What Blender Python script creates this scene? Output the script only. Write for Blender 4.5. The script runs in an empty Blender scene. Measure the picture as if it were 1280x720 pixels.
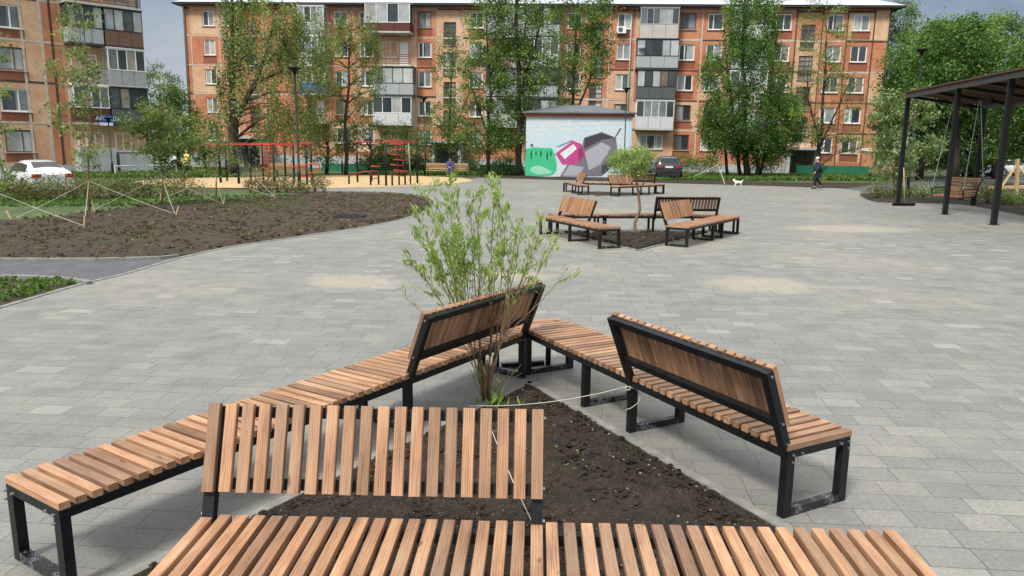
import bpy, bmesh, math, random
import numpy as np
from math import sin, cos, pi, radians, sqrt, atan2
from mathutils import Vector, Matrix, Euler, Quaternion

# ------------------------------------------------------------------ camera, sky, sun, exposure
FOC, TILT, ROLL, CAMH = 939.8, 0.1849, -0.0078, 2.093      # focal length for a 1280 px wide frame
S = bpy.context.scene
COL = S.collection
cam_d = bpy.data.cameras.new('camera'); cam = bpy.data.objects.new('camera', cam_d); COL.objects.link(cam)
cam_d.sensor_width = 36; cam_d.lens = 36*FOC/1280; cam_d.clip_start = .05; cam_d.clip_end = 3000
cam.matrix_world = Matrix.Translation((0, 0, CAMH)) @ Matrix.Rotation(pi/2-TILT, 4, 'X') @ Matrix.Rotation(-ROLL, 4, 'Z')
S.camera = cam
S.view_settings.view_transform = 'Standard'; S.view_settings.look = 'None'
S.view_settings.exposure = 0.46; S.view_settings.gamma = 1
S.render.resolution_x = 1024; S.render.resolution_y = 576
SUN_EL, SUN_AZ = radians(52), radians(-35)      # azimuth measured from -Y (behind the camera) towards +X
SUN_DIR = Vector((sin(SUN_AZ)*cos(SUN_EL), -cos(SUN_AZ)*cos(SUN_EL), sin(SUN_EL)))
W = bpy.data.worlds.new('World'); S.world = W; W.use_nodes = True
nt = W.node_tree; nt.nodes.clear()
wo = nt.nodes.new('ShaderNodeOutputWorld'); bg = nt.nodes.new('ShaderNodeBackground'); bg.inputs[1].default_value = .096
sky = nt.nodes.new('ShaderNodeTexSky'); sky.sky_type = 'NISHITA'; sky.sun_disc = False
sky.sun_elevation = SUN_EL; sky.sun_rotation = atan2(SUN_DIR.x, SUN_DIR.y)
sky.air_density = 1.0; sky.dust_density = 2.0
tc = nt.nodes.new('ShaderNodeTexCoord'); mp = nt.nodes.new('ShaderNodeMapping'); mp.inputs['Scale'].default_value = (1, 1, 2.6)
nz = nt.nodes.new('ShaderNodeTexNoise'); nz.inputs['Scale'].default_value = 2.6; nz.inputs['Detail'].default_value = 6; nz.inputs['Roughness'].default_value = .55
cr = nt.nodes.new('ShaderNodeValToRGB')
cr.color_ramp.elements[0].position = .34; cr.color_ramp.elements[0].color = (2.7, 3.6, 4.9, 1)
cr.color_ramp.elements[1].position = .66; cr.color_ramp.elements[1].color = (6.4, 6.9, 7.4, 1)
mx = nt.nodes.new('ShaderNodeMix'); mx.data_type = 'RGBA'; mx.inputs['Factor'].default_value = .92
nt.links.new(tc.outputs['Generated'], mp.inputs[0]); nt.links.new(mp.outputs[0], nz.inputs['Vector']); nt.links.new(nz.outputs[0], cr.inputs[0])
sx = nt.nodes.new('ShaderNodeSeparateXYZ'); nt.links.new(tc.outputs['Generated'], sx.inputs[0])
zr = nt.nodes.new('ShaderNodeMapRange'); zr.inputs['From Min'].default_value = .22; zr.inputs['From Max'].default_value = .85; zr.inputs['To Min'].default_value = .66; zr.inputs['To Max'].default_value = 2.5
nt.links.new(sx.outputs['Z'], zr.inputs['Value']); vm = nt.nodes.new('ShaderNodeVectorMath'); vm.operation = 'SCALE'; zc = nt.nodes.new('ShaderNodeMapRange'); zc.inputs['From Min'].default_value = .3; zc.inputs['From Max'].default_value = .7; nt.links.new(sx.outputs['Z'], zc.inputs['Value']); zm = nt.nodes.new('ShaderNodeMix'); zm.data_type = 'RGBA'; nt.links.new(zc.outputs[0], zm.inputs['Factor']); nt.links.new(cr.outputs[0], zm.inputs['A']); zm.inputs['B'].default_value = (5.3, 5.35, 5.3, 1); nt.links.new(zm.outputs['Result'], vm.inputs[0]); nt.links.new(zr.outputs[0], vm.inputs['Scale'])
nt.links.new(sky.outputs[0], mx.inputs['A']); nt.links.new(vm.outputs[0], mx.inputs['B']); nt.links.new(mx.outputs['Result'], bg.inputs[0]); nt.links.new(bg.outputs[0], wo.inputs[0])
sd = bpy.data.lights.new('sun', 'SUN'); sd.energy = 2.7; sd.angle = radians(12); sd.color = (1, .95, .87)
so = bpy.data.objects.new('sun', sd); COL.objects.link(so); so.rotation_euler = SUN_DIR.to_track_quat('Z', 'Y').to_euler(); so.location = (0, 0, 30)
S.cycles.max_bounces = 6; S.cycles.transparent_max_bounces = 8

# ------------------------------------------------------------------ helpers
R = random.Random(7); NP = np.random.default_rng(7)
def ray(px, py):
    c, s = cos(TILT), sin(TILT); X, V = px-640, 360-py; cr_, sr = cos(ROLL), sin(ROLL)
    X, V = X*cr_+V*sr, -X*sr+V*cr_
    return Vector((X, FOC*c+V*s, -FOC*s+V*c))
def GR(px, py, z=0.):                       # where the line of sight meets a level
    d = ray(px, py); t = (z-CAMH)/d.z; return Vector((d.x*t, d.y*t, z))
def AT(px, py, Y):                          # the point at distance Y along the street axis
    d = ray(px, py); t = Y/d.y; return Vector((d.x*t, Y, CAMH+d.z*t))
def tag(o, label=None, cat=None, group=None, kind=None):
    if label: o['label'] = label
    if cat: o['category'] = cat
    if group: o['group'] = group
    if kind: o['kind'] = kind
    return o
def empty(name, loc=(0, 0, 0), rz=0., label=None, cat=None, group=None, M=None):
    o = bpy.data.objects.new(name, None); COL.objects.link(o); o.empty_display_size = .2
    if M is not None: o.matrix_world = M
    else: o.location = loc; o.rotation_euler = (0, 0, rz)
    return tag(o, label, cat, group)
def kids(o): return [c for c in bpy.data.objects if c.parent == o]
def copy_tree(o, parent=None):
    c = o.copy(); COL.objects.link(c)
    if parent: c.parent = parent
    for k in kids(o): copy_tree(k, c)
    return c
def link(name, me, mats, parent=None, loc=None):
    o = bpy.data.objects.new(name, me); COL.objects.link(o)
    for m in (mats if isinstance(mats, (list, tuple)) else [mats]): me.materials.append(m)
    if parent: o.parent = parent
    if loc: o.location = loc
    return o
class MB:
    def __init__(s): s.v = []; s.f = []; s.m = []; s.r = []; s.g = []; s.sm = []
    def add(s, vs, fs, mi=0, rnd=None, g=None, smooth=False):
        b = len(s.v); s.v += [tuple(x) for x in vs]; r = R.random() if rnd is None else rnd
        s.g += g if g else [(x[0], x[1], x[2]) for x in vs]
        for f in fs: s.f.append([b+i for i in f]); s.m.append(mi); s.r.append(r); s.sm.append(smooth)
    def box(s, c, d, mat=None, mi=0, rnd=None):
        x, y, z = d[0]/2, d[1]/2, d[2]/2
        vs = [Vector((i*x, j*y, k*z)) for k in (-1, 1) for j in (-1, 1) for i in (-1, 1)]
        if mat is not None: vs = [mat @ v for v in vs]
        c = Vector(c); vs = [v+c for v in vs]
        s.add(vs, [(0, 2, 3, 1), (4, 5, 7, 6), (0, 1, 5, 4), (2, 6, 7, 3), (0, 4, 6, 2), (1, 3, 7, 5)], mi, rnd)
    def bar(s, p, q, w, h, up=(0, 0, 1), mi=0, rnd=None, ch=0.):
        p, q = Vector(p), Vector(q); d = q-p; L = d.length; d = d/L
        up = Vector(up)
        a = d.cross(up)
        if a.length < 1e-4: a = d.cross(Vector((1, 0, 0)))
        a.normalize(); b = a.cross(d)
        if ch: pr = [(-w/2+ch, -h/2), (w/2-ch, -h/2), (w/2, -h/2+ch), (w/2, h/2-ch), (w/2-ch, h/2), (-w/2+ch, h/2), (-w/2, h/2-ch), (-w/2, -h/2+ch)]
        else: pr = [(-w/2, -h/2), (w/2, -h/2), (w/2, h/2), (-w/2, h/2)]
        n = len(pr); vs = []; g = []; r = R.random() if rnd is None else rnd; off = r*37.
        for t, P in ((0, p), (L, q)):
            for u, v in pr: vs.append(P+a*u+b*v); g.append((t+off, u+off*1.7, v))
        s.add(vs, [tuple(range(n))[::-1], tuple(range(n, 2*n))]+[(i, (i+1) % n, n+(i+1) % n, n+i) for i in range(n)], mi, r, g)
    def tube(s, pts, rad, n=6, mi=0, rnd=None, caps=True):
        pts = [Vector(p) for p in pts]; rad = rad if isinstance(rad, (list, tuple)) else [rad]*len(pts)
        vs = []; ref = None; g = []; L = 0
        for i, p in enumerate(pts):
            d = (pts[min(i+1, len(pts)-1)]-pts[max(i-1, 0)])
            d = d.normalized() if d.length > 1e-9 else Vector((0, 0, 1))
            if ref is None: ref = d.cross(Vector((.31, .87, .2)) if abs(d.z) > .5 else Vector((0, 0, 1))).normalized()
            a = (ref-d*ref.dot(d)).normalized(); ref = a; b = d.cross(a)
            if i: L += (p-pts[i-1]).length
            for k in range(n):
                t = 2*pi*k/n; vs.append(p+(a*cos(t)+b*sin(t))*rad[i]); g.append((L, k/n, 0))
        fs = [(i*n+k, i*n+(k+1) % n, (i+1)*n+(k+1) % n, (i+1)*n+k) for i in range(len(pts)-1) for k in range(n)]
        if caps: fs += [tuple(range(n))[::-1], tuple((len(pts)-1)*n+k for k in range(n))]
        s.add(vs, fs, mi, rnd, g, True)
    def disc(s, c, ax, r, h, n=16, mi=0, rnd=None, r2=None):
        c, ax = Vector(c), Vector(ax).normalized(); s.tube([c-ax*h/2, c+ax*h/2], [r, r if r2 is None else r2], n, mi, rnd)
        for i in range(1, n+3): s.sm[-i] = False
    def lathe(s, c, prof, n=16, mi=0, rnd=None):
        c = Vector(c); vs = [c+Vector((r*cos(2*pi*k/n), r*sin(2*pi*k/n), z)) for r, z in prof for k in range(n)]
        fs = [(i*n+k, i*n+(k+1) % n, (i+1)*n+(k+1) % n, (i+1)*n+k) for i in range(len(prof)-1) for k in range(n)]
        s.add(vs, fs, mi, rnd, None, True)
    def poly(s, pts, z0, z1, mi=0, rnd=None):          # prism of a plan outline
        n = len(pts); vs = [(p[0], p[1], z0) for p in pts]+[(p[0], p[1], z1) for p in pts]
        s.add(vs, [tuple(range(n))[::-1], tuple(range(n, 2*n))]+[(i, (i+1) % n, n+(i+1) % n, n+i) for i in range(n)], mi, rnd)
    def build(s, name, mats, parent=None, loc=None, label=None):
        me = bpy.data.meshes.new(name); me.from_pydata(s.v, [], s.f); me.polygons.foreach_set('material_index', s.m)
        me.polygons.foreach_set('use_smooth', s.sm)
        a = me.attributes.new('rnd', 'FLOAT', 'FACE'); a.data.foreach_set('value', s.r)
        b = me.attributes.new('grain', 'FLOAT_VECTOR', 'POINT'); b.data.foreach_set('vector', np.array(s.g, dtype=np.float32).ravel())
        o = link(name, me, mats, parent, loc)
        if label: o['label'] = label
        return o

# ------------------------------------------------------------------ materials
MATS = {}
class NT:
    def __init__(s, name):
        s.m = bpy.data.materials.new(name); s.m.use_nodes = True; s.t = s.m.node_tree; s.p = s.t.nodes['Principled BSDF']; s.o = s.t.nodes['Material Output']
    def n(s, typ, **k):
        x = s.t.nodes.new('ShaderNode'+typ)
        for a, b in k.items():
            if hasattr(x, a): setattr(x, a, b)
            else: x.inputs[a.replace('_', ' ')].default_value = b
        return x
    def l(s, a, b): s.t.links.new(a, b)
    def attr(s, name='rnd'): x = s.n('Attribute'); x.attribute_name = name; return x
    def ramp(s, src, stops, interp='LINEAR'):
        x = s.n('ValToRGB'); e = x.color_ramp; e.interpolation = interp
        while len(e.elements) < len(stops): e.elements.new(.5)
        for el, (p, c) in zip(e.elements, stops): el.position = p; el.color = (*c, 1) if len(c) == 3 else c
        s.l(src, x.inputs[0]); return x
    def mix(s, f, a, b, blend='MIX'):
        x = s.n('Mix'); x.data_type = 'RGBA'; x.blend_type = blend
        for i, v in (('Factor', f), ('A', a), ('B', b)):
            if isinstance(v, (int, float)): x.inputs[i].default_value = v
            elif isinstance(v, tuple): x.inputs[i].default_value = (*v, 1)
            else: s.l(v, x.inputs[i])
        return x.outputs['Result']
    def math(s, op, a, b=0.):
        x = s.n('Math'); x.operation = op
        for i, v in ((0, a), (1, b)):
            if isinstance(v, (int, float)): x.inputs[i].default_value = v
            else: s.l(v, x.inputs[i])
        return x.outputs[0]
    def noise(s, scale, detail=4, vec=None, rough=.5, vscale=None):
        x = s.n('TexNoise'); x.inputs['Scale'].default_value = scale; x.inputs['Detail'].default_value = detail; x.inputs['Roughness'].default_value = rough
        if vec is None: vec = s.n('TexCoord').outputs['Object']
        if vscale:
            m = s.n('Mapping'); m.inputs['Scale'].default_value = vscale; s.l(vec, m.inputs[0]); vec = m.outputs[0]
        s.l(vec, x.inputs['Vector']); return x.outputs[0]
    def col(s, c): s.l(c, s.p.inputs['Base Color'])
    def bump(s, h, strength=.3, dist=.02):
        b = s.n('Bump'); b.inputs['Strength'].default_value = strength; b.inputs['Distance'].default_value = dist; s.l(h, b.inputs['Height']); s.l(b.outputs[0], s.p.inputs['Normal'])
    def rough(s, r):
        if isinstance(r, (int, float)): s.p.inputs['Roughness'].default_value = r
        else: s.l(r, s.p.inputs['Roughness'])
def plain(name, c, rough=.6, var=.18, scale=6., metal=0., bump=.0, bscale=40.):
    if name in MATS: return MATS[name]
    t = NT(name); nz = t.noise(scale, 5)
    r = t.ramp(nz, [(.25, tuple(x*(1-var) for x in c)), (.75, tuple(min(1, x*(1+var)) for x in c))]); t.col(r.outputs[0])
    t.rough(rough); t.p.inputs['Metallic'].default_value = metal
    if bump: t.bump(t.noise(bscale, 3), bump, .01)
    MATS[name] = t.m; return t.m
def leafmat(name, lo, hi, trans=.35, mid=None):
    t = NT(name); a = t.attr(); st = [(0, lo), (1, hi)] if mid is None else [(0, lo), (.55, mid), (1, hi)]
    r = t.ramp(a.outputs['Fac'], st); t.col(r.outputs[0]); t.rough(.5)
    tr = t.n('BsdfTranslucent'); t.l(t.mix(1., r.outputs[0], (1.25, 1.35, .6), 'MULTIPLY'), tr.inputs[0])
    ms = t.n('MixShader'); ms.inputs[0].default_value = trans; t.l(t.p.outputs[0], ms.inputs[1]); t.l(tr.outputs[0], ms.inputs[2]); t.l(ms.outputs[0], t.o.inputs[0])
    return t.m
def woodmat(name, dark, mid, light, rough=.55, ring=1.):
    t = NT(name); g = t.attr('grain'); r = t.attr('rnd')
    n1 = t.noise(5, 8, g.outputs['Vector'], .7, (.8*ring, 17, 15)); n2 = t.noise(2.2, 3, g.outputs['Vector'], .5, (1.2, 5, 5))
    n3 = t.noise(60, 4, g.outputs['Vector'], .6, (.25, 3, 3))
    wv = t.n('TexWave'); wv.wave_type = 'RINGS'; wv.rings_direction = 'X'; wv.inputs['Scale'].default_value = 9; wv.inputs['Distortion'].default_value = 5.5; wv.inputs['Detail'].default_value = 3; wv.inputs['Detail Scale'].default_value = 1.4
    mpw = t.n('Mapping'); mpw.inputs['Scale'].default_value = (.35, 3.2, 3.2); t.l(g.outputs['Vector'], mpw.inputs[0]); t.l(mpw.outputs[0], wv.inputs['Vector'])
    kn = t.noise(3.1, 1, g.outputs['Vector'], .4, (2.2, 5, 5))
    base = t.ramp(t.math('ADD', t.math('ADD', t.math('MULTIPLY', n1, .36), t.math('MULTIPLY', n2, .52)), t.math('MULTIPLY', wv.outputs['Fac'], .12)), [(.32, dark), (.5, mid), (.68, light)])
    tint = t.ramp(r.outputs['Fac'], [(0, (.54, .52, .51)), (.22, (.78, .79, .80)), (.6, (1.0, .98, .94)), (1, (1.24, 1.2, 1.14))])
    c = t.mix(1., base.outputs[0], tint.outputs[0], 'MULTIPLY'); c = t.mix(.25, c, t.ramp(n3, [(.35, (.62, .6, .58)), (.6, (1.1, 1.1, 1.1))]).outputs[0], 'MULTIPLY')
    c = t.mix(t.ramp(kn, [(.755, (0,)*3), (.785, (.7,)*3)]).outputs[0], c, tuple(x*.35 for x in dark))
    wx = t.noise(1.7, 5, None, .7); c = t.mix(t.ramp(wx, [(.5, (0,)*3), (.75, (.28,)*3)]).outputs[0], c, (.30, .25, .20))
    t.col(c); t.rough(rough); t.bump(t.math('ADD', n3, n1), .22, .003); return t.m
M_WOOD = woodmat('larch_slats', (.18, .088, .047), (.37, .205, .116), (.50, .315, .195))
M_WOODF = woodmat('far_slats', (.19, .09, .045), (.36, .19, .10), (.50, .29, .168))
M_PINE = woodmat('raw_pine', (.42, .27, .13), (.55, .38, .20), (.66, .48, .28))
def black_steel():
    t = NT('black_powder_coat'); n = t.noise(9, 5); d = t.noise(130, 3)
    c = t.ramp(n, [(.3, (.005, .0055, .0065)), (.7, (.012, .013, .015))]); t.col(c.outputs[0])
    t.p.inputs['Specular IOR Level'].default_value = .3; t.rough(t.ramp(d, [(.3, (.34,)*3), (.7, (.58,)*3)]).outputs[0]); t.bump(d, .12, .002); return t.m
M_BLACK = black_steel()
def drops():
    t = NT('wet_black_rail'); v = t.n('TexVoronoi'); v.inputs['Scale'].default_value = 120; t.l(t.n('TexCoord').outputs['Object'], v.inputs['Vector'])
    c = t.ramp(v.outputs['Distance'], [(.28, (.32, .34, .38)), (.42, (.02, .022, .03))]); n = t.noise(14, 3)
    t.col(t.mix(t.ramp(n, [(.50, (0,)*3), (.60, (1,)*3)]).outputs[0], (.01, .011, .013), c.outputs[0])); t.rough(.18); t.bump(v.outputs['Distance'], .5, .004); return t.m
M_WET = drops()
M_STEEL = plain('zinc_bolt', (.45, .46, .48), .35, .1, 30, 1.)
M_ROPE = plain('white_cord', (.58, .55, .48), .8, .1, 60)
M_CONC = plain('concrete_edging', (.22, .22, .2), .85, .3, 9, 0, .3, 60)

def paver():
    t = NT('grey_paving_slabs'); tc = t.n('TexCoord'); m = t.n('Mapping'); m.inputs['Rotation'].default_value = (0, 0, radians(4.5)); t.l(tc.outputs['Object'], m.inputs[0])
    w = t.n('TexBrick'); w.offset = .37; w.offset_frequency = 3; w.squash = .66; w.squash_frequency = 2
    w.inputs['Scale'].default_value = 1; w.inputs['Brick Width'].default_value = .43; w.inputs['Row Height'].default_value = .205
    w.inputs['Mortar Size'].default_value = .0032; w.inputs['Mortar Smooth'].default_value = .3
    w.inputs['Color1'].default_value = (0, 0, 0, 1); w.inputs['Color2'].default_value = (1, 1, 1, 1); w.inputs['Mortar'].default_value = (.5, .5, .5, 1)
    wob = t.n('TexNoise'); wob.inputs['Scale'].default_value = 3.5; wob.inputs['Detail'].default_value = 3; t.l(m.outputs[0], wob.inputs['Vector']); wsb = t.n('VectorMath'); wsb.operation = 'MULTIPLY_ADD'; t.l(wob.outputs['Color'], wsb.inputs[0]); wsb.inputs[1].default_value = (.014, .014, 0); t.l(m.outputs[0], wsb.inputs[2]); t.l(wsb.outputs[0], w.inputs['Vector'])
    tone = t.ramp(w.outputs['Color'], [(0, (.176, .176, .166)), (.3, (.192, .192, .180)), (.6, (.198, .197, .184)), (.85, (.214, .211, .194)), (.965, (.224, .220, .202)), (.99, (.262, .257, .235))])
    big = t.noise(.22, 4); fine = t.noise(38, 6, None, .7); med = t.noise(2.4, 5, None, .6)
    c = t.mix(t.ramp(big, [(.52, (0,)*3), (.70, (.55,)*3)]).outputs[0], tone.outputs[0], (.30, .275, .225))
    c = t.mix(.55, c, t.ramp(fine, [(.3, (.6,)*3), (.52, (1.0,)*3), (.7, (1.42,)*3)]).outputs[0], 'MULTIPLY')
    c = t.mix(.7, c, t.ramp(med, [(.28, (.74, .75, .76)), (.5, (1, 1, 1)), (.72, (1.2, 1.19, 1.14))]).outputs[0], 'MULTIPLY')
    # dry sand swept into a few round patches
    geo = t.n('NewGeometry'); acc = None
    for (px, py, rx, ry) in ((440, 352, .95, .75), (950, 356, 1.05, .9), (1062, 286, 2.0, 1.2), (790, 300, 2.6, 2.), (640, 345, .8, .6), (430, 262, 1.6, 2.)):
        p = GR(px, py); mm = t.n('Mapping'); mm.vector_type = 'POINT'
        mm.inputs['Location'].default_value = (-p.x/rx, -p.y/ry, 0); mm.inputs['Scale'].default_value = (1/rx, 1/ry, 0)
        t.l(geo.outputs['Position'], mm.inputs[0]); ln = t.n('VectorMath'); ln.operation = 'LENGTH'; t.l(mm.outputs[0], ln.inputs[0])
        q = t.ramp(t.math('ADD', ln.outputs['Value'], t.math('MULTIPLY', t.math('SUBTRACT', med, .5), 1.6)), [(.55, (1,)*3), (1.25, (0,)*3)]).outputs[0]
        acc = q if acc is None else t.math('MAXIMUM', acc, q)
    c = t.mix(t.math('MULTIPLY', acc, .52), c, (.40, .35, .26))
    jn = t.ramp(t.noise(1.3, 5, None, .7), [(.35, (.35,)*3), (.65, (.95,)*3)]).outputs[0]
    st = t.ramp(t.noise(.9, 7, None, .75), [(.62, (0,)*3), (.74, (.45,)*3)]).outputs[0]; c = t.mix(st, c, (.10, .098, .09))
    c = t.mix(t.math('MULTIPLY', w.outputs['Fac'], jn), c, (.05, .047, .04))
    t.col(c); t.rough(t.ramp(med, [(.3, (.5,)*3), (.7, (.82,)*3)]).outputs[0])
    h = t.math('SUBTRACT', t.math('MULTIPLY', fine, .35), w.outputs['Fac']); t.bump(h, .45, .006); return t.m
M_PAVE = paver()
def soilmat(name='dark_soil', a=(.013, .009, .006), b=(.05, .033, .022), green=0.):
    t = NT(name); n = t.noise(7, 10, None, .72); v = t.n('TexVoronoi'); v.inputs['Scale'].default_value = 34; t.l(t.n('TexCoord').outputs['Object'], v.inputs['Vector'])
    c = t.ramp(n, [(.3, a), (.52, tuple((x+y)/2 for x, y in zip(a, b))), (.7, b)]).outputs[0]
    bigp = t.noise(2.1, 5, None, .65); c = t.mix(t.ramp(bigp, [(.48, (0,)*3), (.68, (.6,)*3)]).outputs[0], c, tuple(x*1.35 for x in b))
    sp = t.noise(85, 2, None, .5); c = t.mix(t.ramp(sp, [(.655, (0,)*3), (.70, (1,)*3)]).outputs[0], c, (.24, .2, .13))
    if green: c = t.mix(t.math('MULTIPLY', t.ramp(t.noise(.5, 6, None, .7), [(.5, (0,)*3), (.62, (1,)*3)]).outputs[0], green), c, (.05, .08, .02))
    t.col(c); t.rough(.95); t.bump(t.math('ADD', n, t.math('MULTIPLY', v.outputs['Distance'], .5)), 1., .09); return t.m
M_SOIL = soilmat('dark_soil', (.009, .006, .004), (.062, .039, .025)); M_SOIL2 = soilmat('bed_soil', (.022, .014, .009), (.105, .068, .043), .3)
def groundmat():
    t = NT('worn_grass_ground'); n = t.noise(.35, 7, None, .68); f = t.noise(9, 6, None, .7)
    c = t.ramp(n, [(.36, (.05, .036, .024)), (.47, (.075, .07, .03)), (.54, (.055, .10, .025)), (.7, (.08, .14, .035))]).outputs[0]
    t.col(t.mix(.8, c, t.ramp(f, [(.3, (.55,)*3), (.7, (1.35,)*3)]).outputs[0], 'MULTIPLY')); t.rough(.95); t.bump(f, .8, .08); return t.m
M_GROUND = groundmat()
M_LAWN = plain('short_lawn', (.065, .098, .032), .95, .65, 2.2, 0, .8, 12)
M_ASPH = plain('asphalt_path', (.085, .087, .095), .8, .25, 3, 0, .35, 120)
M_SAND = plain('play_sand', (.48, .34, .18), .95, .15, 1.2, 0, .3, 20)

# ------------------------------------------------------------------ the ground, laid in sheets
def sheet(name, pts, z, mat, kind='structure', thick=None):
    bm = bmesh.new(); vs = [bm.verts.new((p[0], p[1], z)) for p in pts]; bm.faces.new(vs)
    if thick:
        r = bmesh.ops.extrude_face_region(bm, geom=bm.faces[:]);
        for v in [g for g in r['geom'] if isinstance(g, bmesh.types.BMVert)]: v.co.z -= thick
    bmesh.ops.recalc_face_normals(bm, faces=bm.faces[:])
    me = bpy.data.meshes.new(name); bm.to_mesh(me); bm.free()
    if me.polygons[0].normal.z < 0 and not thick: me.flip_normals()
    return tag(link(name, me, mat), kind=kind)
def smooth(pts, n=4):
    pts = [Vector((p[0], p[1], 0)) for p in pts]; out = []
    for i in range(len(pts)-1):
        a, b, c, d = pts[max(i-1, 0)], pts[i], pts[i+1], pts[min(i+2, len(pts)-1)]
        for k in range(n):
            t = k/n; out.append(.5*((2*b)+(c-a)*t+(2*a-5*b+4*c-d)*t*t+(3*b-a-3*c+d)*t*t*t))
    return out+[pts[-1]]
sheet('ground', [(-420, -60), (420, -60), (420, 700), (-420, 700)], -.03, M_GROUND)
left_edge = [GR(*p) for p in ((-260, 470), (-120, 423), (0, 384.7), (103, 355), (156, 342.5), (219, 324), (281, 310), (340, 301), (400, 292), (460, 283), (505, 273.5), (532, 264), (543, 256), (541, 249.5), (525, 244), (490, 240.5), (440, 239.3), (385, 238.5))]
le = smooth(left_edge)
far_edge = [GR(*p) for p in ((385, 234.5), (430, 234), (520, 231), (580, 226), (598, 222), (700, 225), (853, 229.5), (960, 232.5), (1050, 235.5), (1073, 238.5))]
right_edge = [GR(*p) for p in ((1075, 240), (1074, 244.5), (1083, 250), (1098, 253.3), (1130, 254.3), (1160, 254.6), (1201, 256.2), (1240, 262.5), (1280, 270.5), (1340, 284), (1450, 312))]
re_ = smooth(right_edge)
plaza_pts = [(-9, -4)]+[(p.x, p.y) for p in le]+[(p.x, p.y) for p in far_edge]+[(p.x, p.y) for p in re_]+[(14, -4)]
sheet('plaza_paving', plaza_pts, 0, M_PAVE)
# kerb along the plaza
def strip(name, pts, w, h, mat, z0=-.05, label=None):
    mb = MB()
    for a, b in zip(pts[:-1], pts[1:]):
        a, b = Vector((a[0], a[1], 0)), Vector((b[0], b[1], 0))
        if (b-a).length < 1e-4: continue
        d = (b-a).normalized()*.01
        mb.bar(a-d+Vector((0, 0, (z0+h)/2)), b+d+Vector((0, 0, (z0+h)/2)), w, h-z0)
    o = mb.build(name, mat); tag(o, label, None, None, 'structure'); return o
strip('plaza_kerb', le, .085, .012, M_CONC); strip('bed_kerb', re_, .085, .014, M_CONC)

def mound(name, outline, h, mat, cell=.12, amp=.03, z=.004, label=None):
    """soil sheet over an outline, raised and rumpled in the middle"""
    P = [Vector((p[0], p[1])) for p in outline]; n = len(P)
    xs = [p.x for p in P]; ys = [p.y for p in P]
    bm = bmesh.new(); f = bm.faces.new([bm.verts.new((p.x, p.y, z)) for p in P])
    x = math.floor(min(xs)/cell)*cell
    while x < max(xs):
        bmesh.ops.bisect_plane(bm, geom=bm.verts[:]+bm.edges[:]+bm.faces[:], plane_co=(x+.003, 0, 0), plane_no=(1, 0, 0)); x += cell
    y = math.floor(min(ys)/cell)*cell
    while y < max(ys):
        bmesh.ops.bisect_plane(bm, geom=bm.verts[:]+bm.edges[:]+bm.faces[:], plane_co=(0, y+.003, 0), plane_no=(0, 1, 0)); y += cell
    from mathutils import noise
    for v in bm.verts:
        p = Vector((v.co.x, v.co.y)); dm = 1e9
        for i in range(n):
            a, b = P[i], P[(i+1) % n]; ab = b-a; L2 = ab.length_squared
            t = max(0, min(1, (p-a).dot(ab)/L2)) if L2 > 0 else 0; dm = min(dm, (p-a-ab*t).length)
        k = min(1, dm/.3); v.co.z = z+k*(h+amp*(noise.noise(Vector((p.x*3, p.y*3, 1)))+.7*noise.noise(Vector((p.x*9, p.y*9, 3)))+.45*noise.noise(Vector((p.x*22, p.y*22, 3)))))
        v.co.z = max(v.co.z, z)
    me = bpy.data.meshes.new(name); bm.to_mesh(me); bm.free()
    for q in me.polygons: q.use_smooth = True
    if me.polygons[0].normal.z < 0: me.flip_normals()
    return tag(link(name, me, mat), label, None, None, 'structure')
# asphalt paths, lawn, sand
sheet('asphalt_path', [GR(*p) for p in ((-400, 360), (-400, 324), (60, 325.5), (120, 325.5), (200, 323.5), (221, 321), (215, 325), (156, 343), (106, 355), (60, 351), (0, 349), (-60, 349), (-200, 360))], -.012, M_ASPH)
sheet('side_path', [GR(*p) for p in ((1060, 236.2), (1085, 233.5), (1140, 227), (1190, 222), (1290, 221), (1500, 226), (1500, 233), (1290, 229.5), (1230, 229.5), (1180, 240), (1120, 247), (1083, 250), (1075, 244), (1074, 240))], -.016, M_ASPH)
bed_left = [(p.x, p.y) for p in smooth([GR(*p) for p in ((-330, 322), (-100, 323.5), (120, 324), (200, 321), (281, 308.5), (340, 299.5), (400, 290.5), (460, 281.5), (505, 272.4), (528, 263.6), (538, 256), (536, 250.2), (520, 245.2), (490, 242), (440, 241), (385, 241), (330, 246), (230, 252), (120, 264), (0, 276), (-330, 290))])]
mound('bed_soil', bed_left, .05, M_SOIL2, .45, .05, -.02)
sheet('lawn', [GR(*p) for p in ((-330, 290), (0, 277), (120, 265), (230, 253), (330, 247), (385, 242), (390, 238.8), (300, 241), (180, 244), (0, 255), (-330, 262))], -.02, M_LAWN)
sheet('lawn', [GR(*p) for p in ((-300, 222), (0, 214.5), (250, 217), (400, 214), (600, 214), (600, 219.5), (400, 219), (250, 221), (0, 222))], -.02, M_LAWN)
sheet('lawn', [GR(*p) for p in ((790, 219), (1100, 221), (1300, 218), (1300, 221), (1180, 223), (1100, 227), (1000, 229), (790, 223.5))], -.02, M_LAWN)
mound('bed_soil', [GR(*p) for p in ((600, 221.4), (700, 224.2), (853, 228.8), (960, 231.6), (1050, 234.6), (1062, 233.5), (1100, 229), (1000, 228), (853, 224.5), (700, 220), (600, 219))], .05, M_SOIL, 1.2, .08, -.018)
sheet('play_sand', [(p.x, p.y) for p in smooth([GR(*p) for p in ((170, 228), (200, 233), (300, 235), (400, 235), (490, 233.5), (560, 230), (590, 226), (575, 222.3), (520, 220), (440, 219), (330, 221), (230, 223), (175, 226), (170, 228))])][:-1], .006, M_SAND)
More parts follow.
